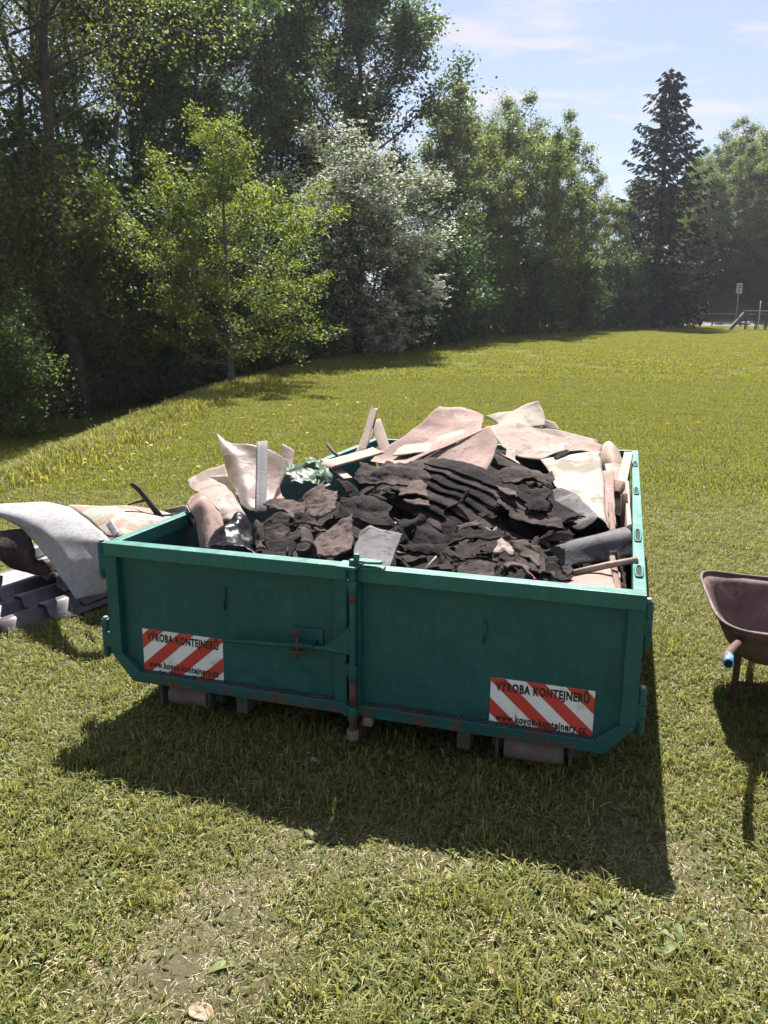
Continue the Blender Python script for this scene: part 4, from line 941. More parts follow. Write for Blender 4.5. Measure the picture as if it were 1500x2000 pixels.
sheet('linoleum_sheet', [[(1180, 905, 2.7), (1215, 905, 2.75)], [(1195, 960, 2.2), (1216, 960, 2.3)]], 'lino_pale', 'beige flooring piece below the brown cardboard', 'flooring', lin=(True, True), n=(12, 10), jag=.05, rough=.012, seed=92)
sheet('linoleum_scrap', [[(895, 848, 2.38), (912, 846, 2.4)], [(888, 858, 2.3), (906, 860, 2.3)]], 'lino_white', 'small white torn patch on the fold of the pink sheet', 'flooring', lin=(True, True), n=(8, 8), jag=.1, rough=.01, seed=93)
# --- left side
def curl_sheet(name, p_axis0, p_axis1, R0, turns, start, m, label, cat, **k):
    a, b = np.asarray(p_axis0), np.asarray(p_axis1); ax = (b - a) / np.linalg.norm(b - a)
    e = np.cross(ax, [0, 0, 1.0]); e /= np.linalg.norm(e); f = np.cross(e, ax); rows = []
    for t in np.linspace(0, 1, 9):
        c = a + (b - a) * t
        rows.append([c + (e * math.cos(th_) + f * math.sin(th_)) * R0 * (1 + .35 * s) for s, th_ in ((s, start + turns * 2 * math.pi * s) for s in np.linspace(0, 1, 12))])
    return sheet_pts(name, rows, m, label, cat, **k)
sheet('linoleum_sheet', [[(362, 985, .62), (392, 962, .7), (420, 988, .66)], [(374, 1000, .48), (402, 985, .44), (432, 1010, .46)], [(392, 1075, .3), (404, 1076, .24), (440, 1062, .3)]], 'lino_pink', 'curled pinkish flooring piece against the left wall of the skip', 'flooring', n=(22, 24), jag=.01, rough=.01, seed=13)
sheet('linoleum_sheet', [[(360, 990, .60), (372, 972, .74), (390, 962, .70)], [(385, 1040, .55), (384, 1030, .62), (398, 1020, .58)], [(392, 1080, .5), (392, 1075, .55), (402, 1075, .5)]], 'lino_pale', 'rolled pale edge of the curled flooring by the left wall', 'flooring', n=(16, 16), jag=.01, rough=.006, seed=14)
sheet('linoleum_sheet', [[(366, 938, 1.0), (400, 918, 1.15), (438, 906, 1.2)], [(372, 956, .92), (412, 948, .95), (452, 948, 1.0)], [(417, 982, .75), (440, 985, .75), (470, 985, .85)], [(436, 1024, .6), (452, 1020, .6), (480, 1015, .7)]], 'lino_pale', 'cream flooring sheet fanning out over the left wall', 'flooring', n=(24, 20), jag=.03, rough=.012, seed=15)
sheet('plastic_film', [[(420, 841, 1.22), (448, 862, 1.2), (500, 868, 1.2), (566, 900, 1.25)], [(428, 880, 1.12), (462, 895, 1.08), (510, 905, 1.12), (560, 930, 1.15)], [(446, 930, 1.0), (478, 940, .96), (515, 945, 1.02), (548, 960, 1.05)], [(470, 985, .82), (492, 996, .8), (512, 992, .85), (535, 985, .9)]], 'film', 'clear crumpled plastic sheeting standing up with a pointed corner', 'plastic sheet', n=(34, 34), jag=.03, rough=.022, rs=6, fine=.002, thick=.0012, seed=16)
sheet('linoleum_sheet', [[(455, 905, 1.3), (500, 890, 1.35), (545, 900, 1.35)], [(470, 950, 1.1), (510, 945, 1.15), (550, 945, 1.15)], [(490, 990, .95), (525, 985, .95), (560, 975, 1.0)]], 'lino_pink', 'pinkish flooring sheet seen through the clear plastic', 'flooring', n=(14, 14), jag=.04, rough=.02, seed=17)
sheet('linoleum_scrap', [[(550, 862, 1.5), (577, 880, 1.5)], [(545, 905, 1.4), (573, 910, 1.4)]], 'lino_pale', 'beige flooring corner upright behind the clear plastic', 'flooring', n=(10, 10), jag=.06, rough=.01, seed=18)
def plank(name, p0, p1, wvec, t, m, label, cat='board', group=None, bev=.003, jagged=0.0, seed=1):
    p0, p1, wvec = map(np.asarray, (p0, p1, wvec)); ax = (p1 - p0) / np.linalg.norm(p1 - p0); wv = wvec - ax * (wvec @ ax); nv = np.cross(ax, wv / np.linalg.norm(wv)); r = np.random.default_rng(seed)
    ns = 9; V = []
    for i, s in enumerate(np.linspace(0, 1, ns)):
        c = p0 + (p1 - p0) * s + nv * r.normal(0, t * .06)
        for a, b in ((-.5, -.5), (.5, -.5), (.5, .5), (-.5, .5)):
            e = (r.uniform(-jagged, jagged) if i in (0, ns - 1) else 0)
            V.append(c + wv * (a + r.normal(0, .01)) + nv * t * b + ax * e)
    Q = [(i * 4 + j, i * 4 + (j + 1) % 4, i * 4 + 4 + (j + 1) % 4, i * 4 + 4 + j) for i in range(ns - 1) for j in range(4)] + [(3, 2, 1, 0), tuple((ns - 1) * 4 + j for j in range(4))]
    V = np.array(V); c = V.mean(0); c[2] = V[:, 2].min(); me = np_mesh(name, V - c, Q)
    o = link_mesh(name, me, None, MT[m], tuple(c)); bevel(o, bev, 2); tag(o, label, cat, group); return o
pa, pb = on_v(512, 863, 1.0), on_v(509, 1000, .72)
plank('painted_board', pa, pb, on_v(523, 866, 1.0) - on_v(502, 862, 1.0), .014, 'wood_white', 'white painted wooden board standing upright in the clear plastic', jagged=.004)
pc = plank('board_strip', on_v(506, 864, .985), on_v(503, 1000, .705), (on_v(523, 866, 1.0) - on_v(502, 862, 1.0)) * .25, .018, 'wood_white', 'narrow raised lath on the face of the white board', 'lath')
# bags
sheet('plastic_bag', [[(522, 904, 1.45), (560, 912, 1.4), (610, 900, 1.5), (632, 912, 1.45)], [(530, 918, 1.3), (565, 922, 1.25), (612, 915, 1.3), (650, 940, 1.3)], [(545, 930, 1.2), (585, 945, 1.15), (615, 950, 1.15), (645, 955, 1.2)]], 'bag_green', 'crumpled green plastic bag beside the white board', 'bag', n=(30, 34), jag=.05, rough=.045, rs=11, fine=.014, thick=.001, seed=19)
sheet('plastic_bag', [[(558, 925, 1.2), (592, 916, 1.22)], [(566, 942, 1.12), (597, 945, 1.12)]], 'bag_white', 'whitish plastic bag scrap under the green bag', 'bag', n=(18, 18), jag=.08, rough=.03, rs=14, fine=.008, thick=.001, seed=20)
sheet('plastic_bag', [[(445, 1012, .45), (468, 1002, .5), (488, 1022, .48)], [(418, 1040, .32), (452, 1030, .34), (494, 1052, .36)], [(396, 1072, .16), (448, 1068, .15), (502, 1088, .16)]], 'bag_black', 'glossy black plastic bag lying inside the front left corner', 'bag', n=(30, 30), jag=.02, rough=.03, rs=8, fine=.006, thick=.001, seed=21)
# splintered wood at the back left
plank('wood_splinter', on_v(730, 800, 2.4), on_v(706, 884, 2.1), on_v(736, 812, 2.4) - on_v(722, 812, 2.4), .012, 'wood_old', 'thin pale splintered lath pointing up at the left of the heap', 'splinter', jagged=.03, seed=2)
plank('wood_splinter', on_v(734, 822, 2.35), on_v(756, 890, 2.1), on_v(746, 850, 2.3) - on_v(724, 850, 2.3), .012, 'wood_old', 'short broad splintered board leaning beside the thin lath', 'splinter', jagged=.03, seed=3)
plank('wood_splinter', on_v(722, 838, 2.45), on_v(703, 886, 2.2), on_v(722, 850, 2.4) - on_v(704, 850, 2.4), .01, 'lino_pale', 'torn beige strip behind the thin pale lath', 'splinter', jagged=.03, seed=4)
plank('loose_board', on_v(738, 880, 1.75), on_v(640, 908, 1.45), np.array([0.02, .16, .03]), .014, 'wood_old', 'flat beige board lying over the heap behind the felt', jagged=.02, seed=5)
plank('loose_strip', on_v(634, 898, 1.6), on_v(680, 935, 1.4), np.array([.05, .03, 0]), .01, 'lino_pale', 'pale flooring strip slanting beside the green bag', 'flooring', jagged=.01, seed=6)
tw = tube('dark_twig', [on_v(640, 868, 1.8), on_v(652, 884, 1.7), on_v(672, 900, 1.6)], [.012, .01, .009], 7, MT['char'], None); tag(tw, 'short dark twig sticking up behind the green bag', 'twig')

# --- black roofing felt in the middle
def felt_sheet(rows, m, label, name='felt_sheet', **k):
    rows = [[(a, b, v - .34 * math.sin(math.pi * min(1, max(0, (v - .4) / 1.9)))) for a, b, v in rw] for rw in rows]
    d = dict(n=(34, 38), jag=.12, rough=.034, rs=8, fine=.009, thick=.007, lift=.045, lin=(True, True)); d.update(k)
    return sheet(name, rows, m, label, 'roofing felt', **d)
# layered stack of strips running down to the right
r = np.random.default_rng(17)
NMS = ('topmost', 'second', 'third', 'fourth', 'fifth', 'sixth', 'seventh', 'eighth', 'ninth', 'lowest')
A0, A1 = on_v(845, 915, 1.62), on_v(1118, 1034, 1.0); av = A1 - A0; bh = np.array([-abs(av[1]), -abs(av[0]), 0.0]); bh /= np.linalg.norm(bh)
for i in range(10):
    bi = .04 + .052 * i + r.uniform(-.012, .012); t0, t1 = -.06 - .018 * i + r.normal(0, .03), 1.03 - .025 * i + r.normal(0, .04); bb = max(-.1, bi - .34)
    G = [[A0 + av * (t0 + (t1 - t0) * t) + bh * b_ + np.array([0, 0, .045 - .016 * i - .30 * max(0, b_) - .35 * max(0, b_ - .3) + .03 * math.sin(3.1 * t)]) for t in (0, .25, .5, .75, 1)] for b_ in (bb, bb * .5 + bi * .5, bi)]
    sheet_pts('felt_sheet', G, ('felt_black', 'felt_dark', 'felt_black', 'felt_black', 'felt_dark')[i % 5], NMS[i] + ' black felt layer of the stack slanting down the heap', 'roofing felt', thick=.006, n=(18, 60), jag=.045, rough=.022, rs=5, fine=.004, seed=30 + i, nseed=5, lin=(True, False))
felt_sheet([[(692, 905, 1.72), (750, 898, 1.78), (830, 905, 1.8)], [(690, 925, 1.55), (770, 925, 1.55), (845, 935, 1.6)], [(680, 940, 1.42), (750, 945, 1.4), (800, 950, 1.45)]], 'felt_dark', 'ragged dark felt piece crowning the left end of the black stack', seed=40, rough=.04)
felt_sheet([[(962, 917, 1.85), (1005, 911, 1.9), (1072, 922, 1.9), (1082, 906, 1.95)], [(964, 932, 1.72), (1012, 926, 1.7), (1066, 938, 1.7), (1084, 945, 1.75)], [(966, 948, 1.6), (1012, 940, 1.58), (1066, 948, 1.58), (1078, 965, 1.6)]], 'felt_dark', 'brown-black felt slab bridging over the hollow by the cream sheet', seed=41)
felt_sheet([[(1000, 948, 1.65), (1040, 938, 1.68), (1070, 950, 1.68)], [(1020, 975, 1.45), (1050, 970, 1.45), (1075, 975, 1.45)], [(1030, 1000, 1.3), (1050, 1006, 1.28), (1078, 1000, 1.3)]], 'felt_black', 'dark folded felt hanging inside the hollow below the slab', seed=42, rough=.04)
felt_sheet([[(966, 948, 1.6), (1012, 962, 1.5)], [(985, 962, 1.45), (1010, 970, 1.4)]], 'felt_brown', 'small pale brown felt tongue in the hollow', n=(10, 12), seed=43, rough=.012)
felt_sheet([[(960, 970, 1.5), (1000, 985, 1.5), (1060, 1000, 1.45)], [(965, 985, 1.38), (1020, 1000, 1.35), (1110, 1025, 1.3)], [(990, 1010, 1.2), (1050, 1030, 1.15), (1125, 1045, 1.12)]], 'felt_dark', 'crumbling felt sheet at the foot of the grey folded flooring', seed=44)
felt_sheet([[(585, 993, .85), (632, 957, 1.05), (662, 956, 1.1)], [(600, 1005, .75), (640, 982, .85), (660, 975, .95)], [(622, 1016, .66), (645, 1005, .72), (658, 988, .85)]], 'felt_brown', 'brown-grey felt piece turned up left of the black stack', seed=45, jag=.04, rough=.02)
felt_sheet([[(617, 1052, .36), (650, 1030, .42), (688, 1008, .5)], [(612, 1070, .26), (655, 1055, .3), (688, 1040, .36)], [(606, 1092, .14), (652, 1086, .15), (690, 1072, .2)]], 'felt_brown', 'flat brown felt sheet leaning on the front rail left of the latch', seed=46, jag=.03, rough=.014)
felt_sheet([[(700, 1040, .42), (722, 1026, .46), (745, 1037, .44), (786, 1046, .42)], [(694, 1062, .3), (722, 1058, .3), (748, 1066, .28), (775, 1076, .28)], [(690, 1084, .18), (715, 1098, .14), (740, 1108, .12), (760, 1112, .12)]], 'lino_grey', 'smooth grey sheet with a notch leaning behind the latch', seed=47, jag=.015, rough=.012, fine=0)
felt_sheet([[(505, 1026, .5), (548, 998, .62), (565, 1005, .62)], [(508, 1045, .4), (550, 1030, .45), (566, 1035, .45)], [(508, 1062, .3), (545, 1058, .3), (560, 1055, .32)]], 'felt_dark', 'dark felt piece standing on edge beside the black bag', seed=48, jag=.03, rough=.02)
felt_sheet([[(515, 978, .85), (560, 975, .92), (592, 984, .9)], [(512, 990, .75), (560, 990, .78), (604, 1000, .76)], [(520, 1002, .66), (560, 1006, .66), (595, 1012, .66)]], 'felt_brown', 'brown felt layers lying flat at the foot of the white board', seed=49, jag=.09)
felt_sheet([[(566, 1012, .6), (600, 1005, .64), (625, 1016, .62)], [(570, 1028, .5), (605, 1022, .52), (622, 1030, .52)]], 'felt_dark', 'small folded dark felt piece in front of the layered felt', n=(12, 14), seed=50)
felt_sheet([[(495, 1040, .42), (508, 1010, .5), (520, 1030, .45)], [(500, 1075, .25), (515, 1070, .25), (530, 1072, .28)]], 'felt_dark', 'narrow felt flap squeezed between the black bag and brown felt', n=(14, 12), seed=51)
felt_sheet([[(510, 1052, .3), (545, 1048, .32), (580, 1050, .3)], [(512, 1072, .18), (548, 1068, .2), (575, 1072, .2)], [(512, 1092, .08), (548, 1094, .08), (580, 1094, .08)]], 'felt_black', 'black felt flap with a torn top hanging behind the front rail', seed=52, jag=.1)
curl_sheet('felt_roll', on_v(588, 1050, .45), on_v(592, 1080, .12), .045, .85, 1.2, 'felt_dark', 'curled felt tube open towards the front rail', 'roofing felt', n=(14, 26), jag=.06, rough=.01, seed=53, thick=.006)
felt_sheet([[(590, 975, 1.0), (612, 955, 1.1), (630, 940, 1.15)], [(600, 985, .95), (622, 968, 1.0), (634, 955, 1.05)]], 'felt_brown', 'upturned brown felt corner below the green bag', n=(10, 12), seed=54, jag=.05)
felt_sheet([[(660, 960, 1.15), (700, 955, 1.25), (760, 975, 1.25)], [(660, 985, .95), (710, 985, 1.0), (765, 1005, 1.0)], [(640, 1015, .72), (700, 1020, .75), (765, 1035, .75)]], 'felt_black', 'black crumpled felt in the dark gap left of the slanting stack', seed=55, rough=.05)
felt_sheet([[(775, 955, 1.28), (820, 938, 1.4), (840, 945, 1.4)], [(772, 968, 1.18), (815, 965, 1.2), (842, 972, 1.2)]], 'felt_brown', 'grey-brown felt scrap lying on the slanting stack', n=(12, 14), seed=56, jag=.09, rough=.014)
felt_sheet([[(785, 978, 1.05), (820, 975, 1.1), (842, 984, 1.1)], [(795, 986, 1.0), (825, 990, 1.0), (840, 992, 1.02)]], 'felt_brown', 'thin pale felt flake below the grey-brown scrap', n=(8, 12), seed=57, jag=.12, rough=.01)
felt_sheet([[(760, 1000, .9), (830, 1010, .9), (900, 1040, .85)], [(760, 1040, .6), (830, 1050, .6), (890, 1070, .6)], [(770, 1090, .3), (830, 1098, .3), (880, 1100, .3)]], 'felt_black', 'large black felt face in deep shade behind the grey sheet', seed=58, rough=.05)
# arching band and rubble pieces near the front rail
felt_sheet([[(834, 1066, .62), (880, 1042, .72), (930, 1034, .76), (985, 1036, .74)], [(842, 1085, .5), (885, 1060, .55), (935, 1052, .58), (990, 1052, .56)]], 'felt_black', 'thin black felt band arching over the rubble by the front rail', n=(12, 28), seed=59, jag=.05, rough=.015)
felt_sheet([[(975, 1035, .74), (1010, 1040, .72), (1050, 1062, .6)], [(990, 1075, .45), (1030, 1085, .42), (1078, 1100, .4)], [(1010, 1110, .22), (1050, 1122, .2), (1095, 1142, .12)]], 'felt_dark', 'heavy felt slab sliding down to the front rail right of the rubble', seed=60, rough=.035)
felt_sheet([[(884, 1112, .2), (935, 1092, .3), (975, 1100, .28)], [(886, 1122, .13), (935, 1114, .15), (972, 1122, .13)], [(890, 1130, .08), (930, 1130, .07), (955, 1134, .07)]], 'felt_dark', 'flat grey-black felt slab resting on the front rail', seed=61, jag=.08, rough=.016)
felt_sheet([[(960, 1062, .5), (985, 1050, .56), (1005, 1060, .52)], [(962, 1080, .38), (988, 1074, .4), (1008, 1080, .38)]], 'lino_pale', 'pale crumpled flooring scrap among the rubble', n=(16, 16), seed=62, jag=.1, rough=.035)
felt_sheet([[(900, 1075, .46), (945, 1066, .5), (975, 1078, .46)], [(895, 1095, .34), (945, 1090, .36), (975, 1098, .34)]], 'felt_dark', 'broken dark felt plate in the rubble under the arching band', n=(16, 18), seed=63, jag=.12, rough=.03)
felt_sheet([[(1000, 1062, .54), (1025, 1060, .55), (1045, 1078, .48)], [(1012, 1090, .36), (1040, 1095, .34), (1062, 1108, .3)]], 'felt_brown', 'long brown felt splinter lying down the heavy slab', n=(18, 10), seed=64, jag=.1)
felt_sheet([[(980, 1100, .27), (1015, 1096, .3), (1042, 1118, .22)], [(990, 1118, .16), (1020, 1118, .17), (1048, 1134, .12)]], 'felt_brown', 'curled brown felt corner above the front rail', n=(14, 14), seed=65, rough=.03)
sheet('red_scrap', [[(1020, 1106, .28), (1034, 1114, .24)], [(1026, 1116, .2), (1046, 1130, .15)]], 'red_scrap', 'small red scrap caught in the felt by the front rail', 'scrap', n=(10, 8), jag=.12, rough=.02, seed=66)
felt_sheet([[(1064, 1092, .4), (1085, 1088, .42), (1092, 1100, .4)], [(1070, 1118, .24), (1092, 1115, .26), (1100, 1122, .25)], [(1082, 1140, .12), (1100, 1142, .12), (1108, 1138, .14)]], 'felt_black', 'stiff black felt piece on edge beside the fibreboard', seed=67, jag=.05, rough=.02)
felt_sheet([[(1096, 1108, .36), (1124, 1094, .4)], [(1102, 1128, .26), (1122, 1118, .3)]], 'felt_dark', 'pointed felt scrap at the end of the round stick', n=(10, 10), seed=68, jag=.14)
st_ = tube('thin_stick', [on_v(830, 1112, .2), on_v(850, 1090, .32), on_v(871, 1068, .45)], [.004, .005, .005], 6, MT['wood_old']); tag(st_, 'thin pale stick lying in the dark felt', 'stick')
# --- right side: ridge piece, stick, boards
ga = [on_v(1066, 1068, .98), on_v(1140, 1050, .98), on_v(1224, 1031, .98)]; gb = [on_v(1078, 1082, .86), on_v(1150, 1062, .86), on_v(1236, 1044, .84)]; gc = [on_v(1096, 1110, .80), on_v(1165, 1098, .80), on_v(1238, 1084, .78)]
sheet_pts('ridge_trim', [ga, [(a * .35 + b * .65) + np.array([0, 0, .012]) for a, b in zip(ga, gb)], gb, [(a * .5 + b * .5) for a, b in zip(gb, gc)], gc], 'lino_grey', 'folded grey roofing trim lying across the right side of the skip', 'trim', n=(18, 20), jag=.006, rough=.006, seed=70, thick=.006)
sheet('curved_sheet', [[(1003, 1031, 1.15), (1040, 1022, 1.2), (1078, 1038, 1.15), (1120, 1044, 1.1)], [(1030, 1048, 1.02), (1050, 1042, 1.05), (1085, 1055, 1.0), (1110, 1055, 1.0)]], 'lino_grey', 'grey sheet with a curved edge behind the folded trim', 'sheet', n=(12, 20), jag=.01, rough=.008, seed=71)
plank('brown_lath', on_v(1040, 1052, .98), on_v(1095, 1052, .95), np.array([.0, .02, .02]), .01, 'wood_brown', 'short brown lath lying before the curved grey sheet', 'lath', seed=7)
plank('brown_lath', on_v(1036, 1044, 1.0), on_v(1074, 1066, .9), np.array([.0, .015, .02]), .01, 'wood_brown', 'thin brown lath slanting to the folded trim', 'lath', seed=8)
ps = on_v(1122, 1119, .42); pe = at_z(1246, 1093, WT + .012)
st_ = tube('round_stick', [ps, (ps + pe) / 2 + np.array([0, 0, .003]), pe], [.0135, .0135, .0125], 12, MT['wood_old']); tag(st_, 'round wooden stick resting on the right rail of the skip', 'stick')
sheet('fibreboard_piece', [[(1120, 1128, .42), (1160, 1108, .52), (1190, 1106, .55), (1212, 1120, .5)], [(1104, 1146, .2), (1150, 1150, .16), (1185, 1158, .12), (1209, 1164, .1)]], 'lino_pink', 'ribbed pinkish fibreboard lying in the front right corner', 'board', n=(16, 22), jag=.012, rough=.006, fine=.002, seed=72, thick=.01)
def uv_board(a, b, wv, t, m, label, **k): return plank('side_board', wld(*a), wld(*b), E1 * wv[0] + E2 * wv[1] + np.array([0, 0, wv[2]]), t, m, label, **k)
plank('old_plank', on_v(1228, 884, 2.95), on_v(1210, 968, 2.1), on_v(1234, 900, 2.8) - on_v(1216, 900, 2.8), .03, 'wood_old', 'weathered plank with a split edge leaning in the right rear of the skip', jagged=.03, seed=9)
uv_board((CW - .075, 2.2, .66), (CW - .06, .95, .68), (.0, 0, .15), .02, 'wood_old', 'long weathered board on edge along the right wall of the skip', jagged=.02, seed=10)
uv_board((CW - .16, 1.75, .60), (CW - .13, 1.15, .58), (.0, 0, .2), .025, 'wood_brown', 'dark brown board on edge inside the long weathered board', jagged=.02, seed=11)
plank('brown_block', on_v(1212, 1004, 1.5), on_v(1226, 1004, 1.5), np.array([0, .1, .16]), .1, 'wood_brown', 'reddish brown wood block wedged behind the folded trim', 'block', seed=12)
uv_board((CW - .12, .62, .60), (CW - .085, .075, .60), (.0, 0, .19), .022, 'wood_brown', 'brown board on edge along the right wall by the front corner', jagged=.01, seed=13)
plank('brown_block', on_v(1196, 1108, .66), on_v(1212, 1106, .66), np.array([0, .05, .12]), .06, 'wood_brown', 'dark brown wood block standing behind the fibreboard', 'block', seed=14)
plank('cross_board', wld(CW - .35, 2.1, .75), wld(CW - .10, 2.05, .72), np.array([0, .12, .05]), .02, 'wood_brown', 'short brown board lying crosswise under the leaning plank', jagged=.02, seed=15)
# --- small scraps strewn over the heap
r = np.random.default_rng(99)
def strew(n, name, m, label, group, box_, size, seed):
    r = np.random.default_rng(seed)
    for i in range(n):
        px, py = r.uniform(box_[0], box_[2]), r.uniform(box_[1], box_[3])
        p = heap_hit(px, py, .07 + r.uniform(0, .03)); s = size * r.uniform(.5, 1.5); a = r.uniform(0, 6.28); tl = r.normal(0, .35, 2)
        ea = np.array([math.cos(a), math.sin(a), tl[0]]) * s; eb = np.array([-math.sin(a), math.cos(a), tl[1]]) * s * r.uniform(.35, .9)
        sheet_pts(name, [[p + ea * i2 + eb * j2 + np.array([0, 0, r.normal(0, .12 * s)]) for j2 in (-.5, 0, .5)] for i2 in (-.5, 0, .5)], m, label, 'scrap', group, n=(9, 9), jag=.16, rough=.01, rs=14, fine=.004, seed=seed + i, thick=.005)
strew(20, 'felt_scrap', 'felt_black', 'small torn black felt scrap lying on the heap', 'black felt scraps on the heap', (520, 940, 1060, 1090), .11, 300)
strew(9, 'felt_scrap', 'felt_brown', 'small torn brown felt scrap lying on the heap', 'brown felt scraps on the heap', (520, 950, 1060, 1090), .09, 400)
strew(26, 'felt_crumb', 'felt_dark', 'broken felt crumb in the rubble by the front rail', 'felt crumbs by the front rail', (850, 1060, 1080, 1130), .06, 500)
strew(8, 'linoleum_crumb', 'lino_pale', 'little pale flooring chip among the black felt', 'pale chips in the felt', (560, 930, 1060, 1080), .05, 600)

# ------------------------------------------------------------------ sheet metal pile left of the skip
def zsheet(name, rows, m, label, cat, **k):
    return sheet_pts(name, [[at_z(a, b, z) for a, b, z in row] for row in rows], m, label, cat, **k)
zsheet('galvanised_sheet', [[(-70, 990, .50), (20, 983, .52), (90, 980, .53), (138, 990, .53)], [(-20, 998, .50), (55, 1008, .53), (120, 1008, .55), (175, 1018, .55)], [(44, 1033, .45), (95, 1045, .49), (150, 1050, .51), (222, 1062, .52)], [(100, 1097, .375), (140, 1100, .40), (185, 1102, .415), (240, 1100, .425)], [(147, 1171, .25), (175, 1164, .26), (212, 1157, .27), (245, 1150, .28)]], 'galv', 'large curved galvanised metal sheet on the pile beside the skip', 'metal sheet', n=(30, 26), jag=.003, rough=.005, seed=80, thick=.003, lin=(True, True))
zsheet('rusty_sheet', [[(130, 988, .50), (190, 986, .50), (245, 986, .49), (300, 994, .46), (345, 1006, .40)], [(160, 1008, .50), (210, 1006, .51), (255, 1006, .50), (300, 1012, .46), (335, 1020, .42)], [(212, 1050, .44), (240, 1046, .45), (270, 1040, .44), (300, 1034, .42), (320, 1030, .40)]], 'rusty_sheet', 'rust-streaked sheet with pale green paint behind the galvanised one', 'metal sheet', n=(22, 26), jag=.01, rough=.012, rs=5, seed=81, thick=.003)
zsheet('pale_sheet', [[(318, 994, .42), (362, 987, .42), (400, 990, .40)], [(330, 1006, .36), (362, 1006, .36), (395, 1012, .34)]], 'lino_white', 'pale sheet end between the rusty sheet and the skip', 'metal sheet', n=(10, 14), jag=.02, seed=82)
def trapezoid(name, origin, ax, cross, length, pitch, depth, nribs, m, label, seed):
    ax, cross = np.asarray(ax, float), np.asarray(cross, float); ax /= np.linalg.norm(ax); cross -= ax * (cross @ ax); cross /= np.linalg.norm(cross); nv = np.cross(ax, cross)
    if nv[2] < 0: nv = -nv
    prof = []
    for i in range(nribs): prof += [(i * pitch, 0), (i * pitch + pitch * .46, 0), (i * pitch + pitch * .58, depth), (i * pitch + pitch * .86, depth)]
    prof.append((nribs * pitch, 0)); ns = 7; V = []
    for s in np.linspace(0, length, ns):
        for a, b in prof: V.append(np.asarray(origin) + ax * s + cross * a + nv * b)
    k = len(prof); Q = [(i * k + j, i * k + j + 1, (i + 1) * k + j + 1, (i + 1) * k + j) for i in range(ns - 1) for j in range(k - 1)]
    V = np.array(V); V = V + vnoise(V, 3, seed) * .012; V[:, 2] = np.maximum(V[:, 2], .015); c = V.mean(0); c[2] = V[:, 2].min(); o = link_mesh(name, np_mesh(name, V - c, Q), None, MT[m], tuple(c))
    md = o.modifiers.new('thickness', 'SOLIDIFY'); md.thickness = .003; tag(o, label, 'metal sheet'); return o
q0 = at_z(168, 1180, .05); q1 = at_z(-10, 1095, .24)
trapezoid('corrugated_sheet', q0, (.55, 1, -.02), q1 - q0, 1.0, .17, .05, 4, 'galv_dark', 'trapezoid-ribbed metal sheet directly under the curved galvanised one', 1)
q0 = at_z(118, 1215, .03); q1 = at_z(-60, 1172, .08)
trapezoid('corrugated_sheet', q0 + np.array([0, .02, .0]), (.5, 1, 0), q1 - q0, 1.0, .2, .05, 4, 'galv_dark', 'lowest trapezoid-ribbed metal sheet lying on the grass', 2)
q0 = at_z(30, 1248, .02); q1 = at_z(-90, 1215, .05)
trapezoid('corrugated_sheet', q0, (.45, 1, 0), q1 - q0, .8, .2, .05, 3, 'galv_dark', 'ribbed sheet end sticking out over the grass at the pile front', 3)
zsheet('dark_felt_roll', [[(5, 1035, .40), (60, 1040, .42)], [(0, 1075, .33), (70, 1080, .36)], [(20, 1100, .2), (95, 1125, .22)]], 'felt_dark', 'dark brown felt bundle under the curved galvanised sheet', 'felt', n=(14, 14), jag=.04, rough=.04, seed=83, thick=.03)
plank('metal_angle', at_z(212, 1020, .53), at_z(228, 1046, .50), np.array([.03, .0, .03]), .008, 'steel', 'short metal angle lying on the rusty sheet', 'metal bar', seed=16)
bs = empty('charred_branch', tuple(at_z(318, 1016, .40))); tag(bs, 'charred forked branch lying on the rusty sheet', 'branch'); b0 = np.array(bs.location)
tube('branch_stem', [at_z(318, 1017, .42) - b0, on_v(300, 990, .9) * 0 + at_z(300, 992, .50) - b0, at_z(285, 973, .56) - b0, at_z(270, 955, .62) - b0, at_z(256, 944, .66) - b0], [.022, .02, .018, .017, .015], 8, MT['char'], bs)
tube('side_twig', [at_z(286, 976, .55) - b0, at_z(270, 980, .53) - b0, at_z(250, 986, .51) - b0], [.012, .009, .005], 6, MT['char'], bs)
tube('side_twig', [at_z(312, 1008, .45) - b0, at_z(330, 1006, .43) - b0, at_z(345, 1003, .42) - b0], [.01, .008, .005], 6, MT['char'], bs)

# ------------------------------------------------------------------ wheelbarrow
WBX = at_z(1443, 1384, 0.0); HEAD = rad(-17)
bar = empty('wheelbarrow', (WBX[0] + .215, WBX[1] + .05, 0.0), HEAD); tag(bar, 'rusty steel wheelbarrow with a blue taped handle standing beside the skip', 'wheelbarrow')
def rim_loop(hw_r, hw_f, yr_, yf, zr, zf, bow=.0, n=48):
    out = []
    for i in range(n):
        t = 2 * math.pi * i / n; c, s = math.cos(t), math.sin(t); e = .42
        xx = math.copysign(abs(c) ** e, c); yy_ = math.copysign(abs(s) ** e, s); q = (yy_ + 1) / 2
        out.append((xx * (hw_r + (hw_f - hw_r) * q), yr_ + (yf - yr_) * q, zr + (zf - zr) * q + bow * (abs(xx) ** 3) * q))
    return np.array(out)
L0 = rim_loop(.335, .37, -.43, .42, .455, .445, .035); L1 = rim_loop(.32, .345, -.415, .38, .43, .42, .02); L2 = rim_loop(.27, .28, -.34, .345, .33, .31); L3 = rim_loop(.21, .21, -.22, .30, .255, .235); L4 = rim_loop(.10, .1, -.12, .16, .25, .23)
L3[:, 2] -= .0; loops = [L0, L1, L1 * .5 + L2 * .5 + np.array([0, 0, .004]), L2, L3 * .7 + L2 * .3 - np.array([0, 0, .008]), L3, L4]
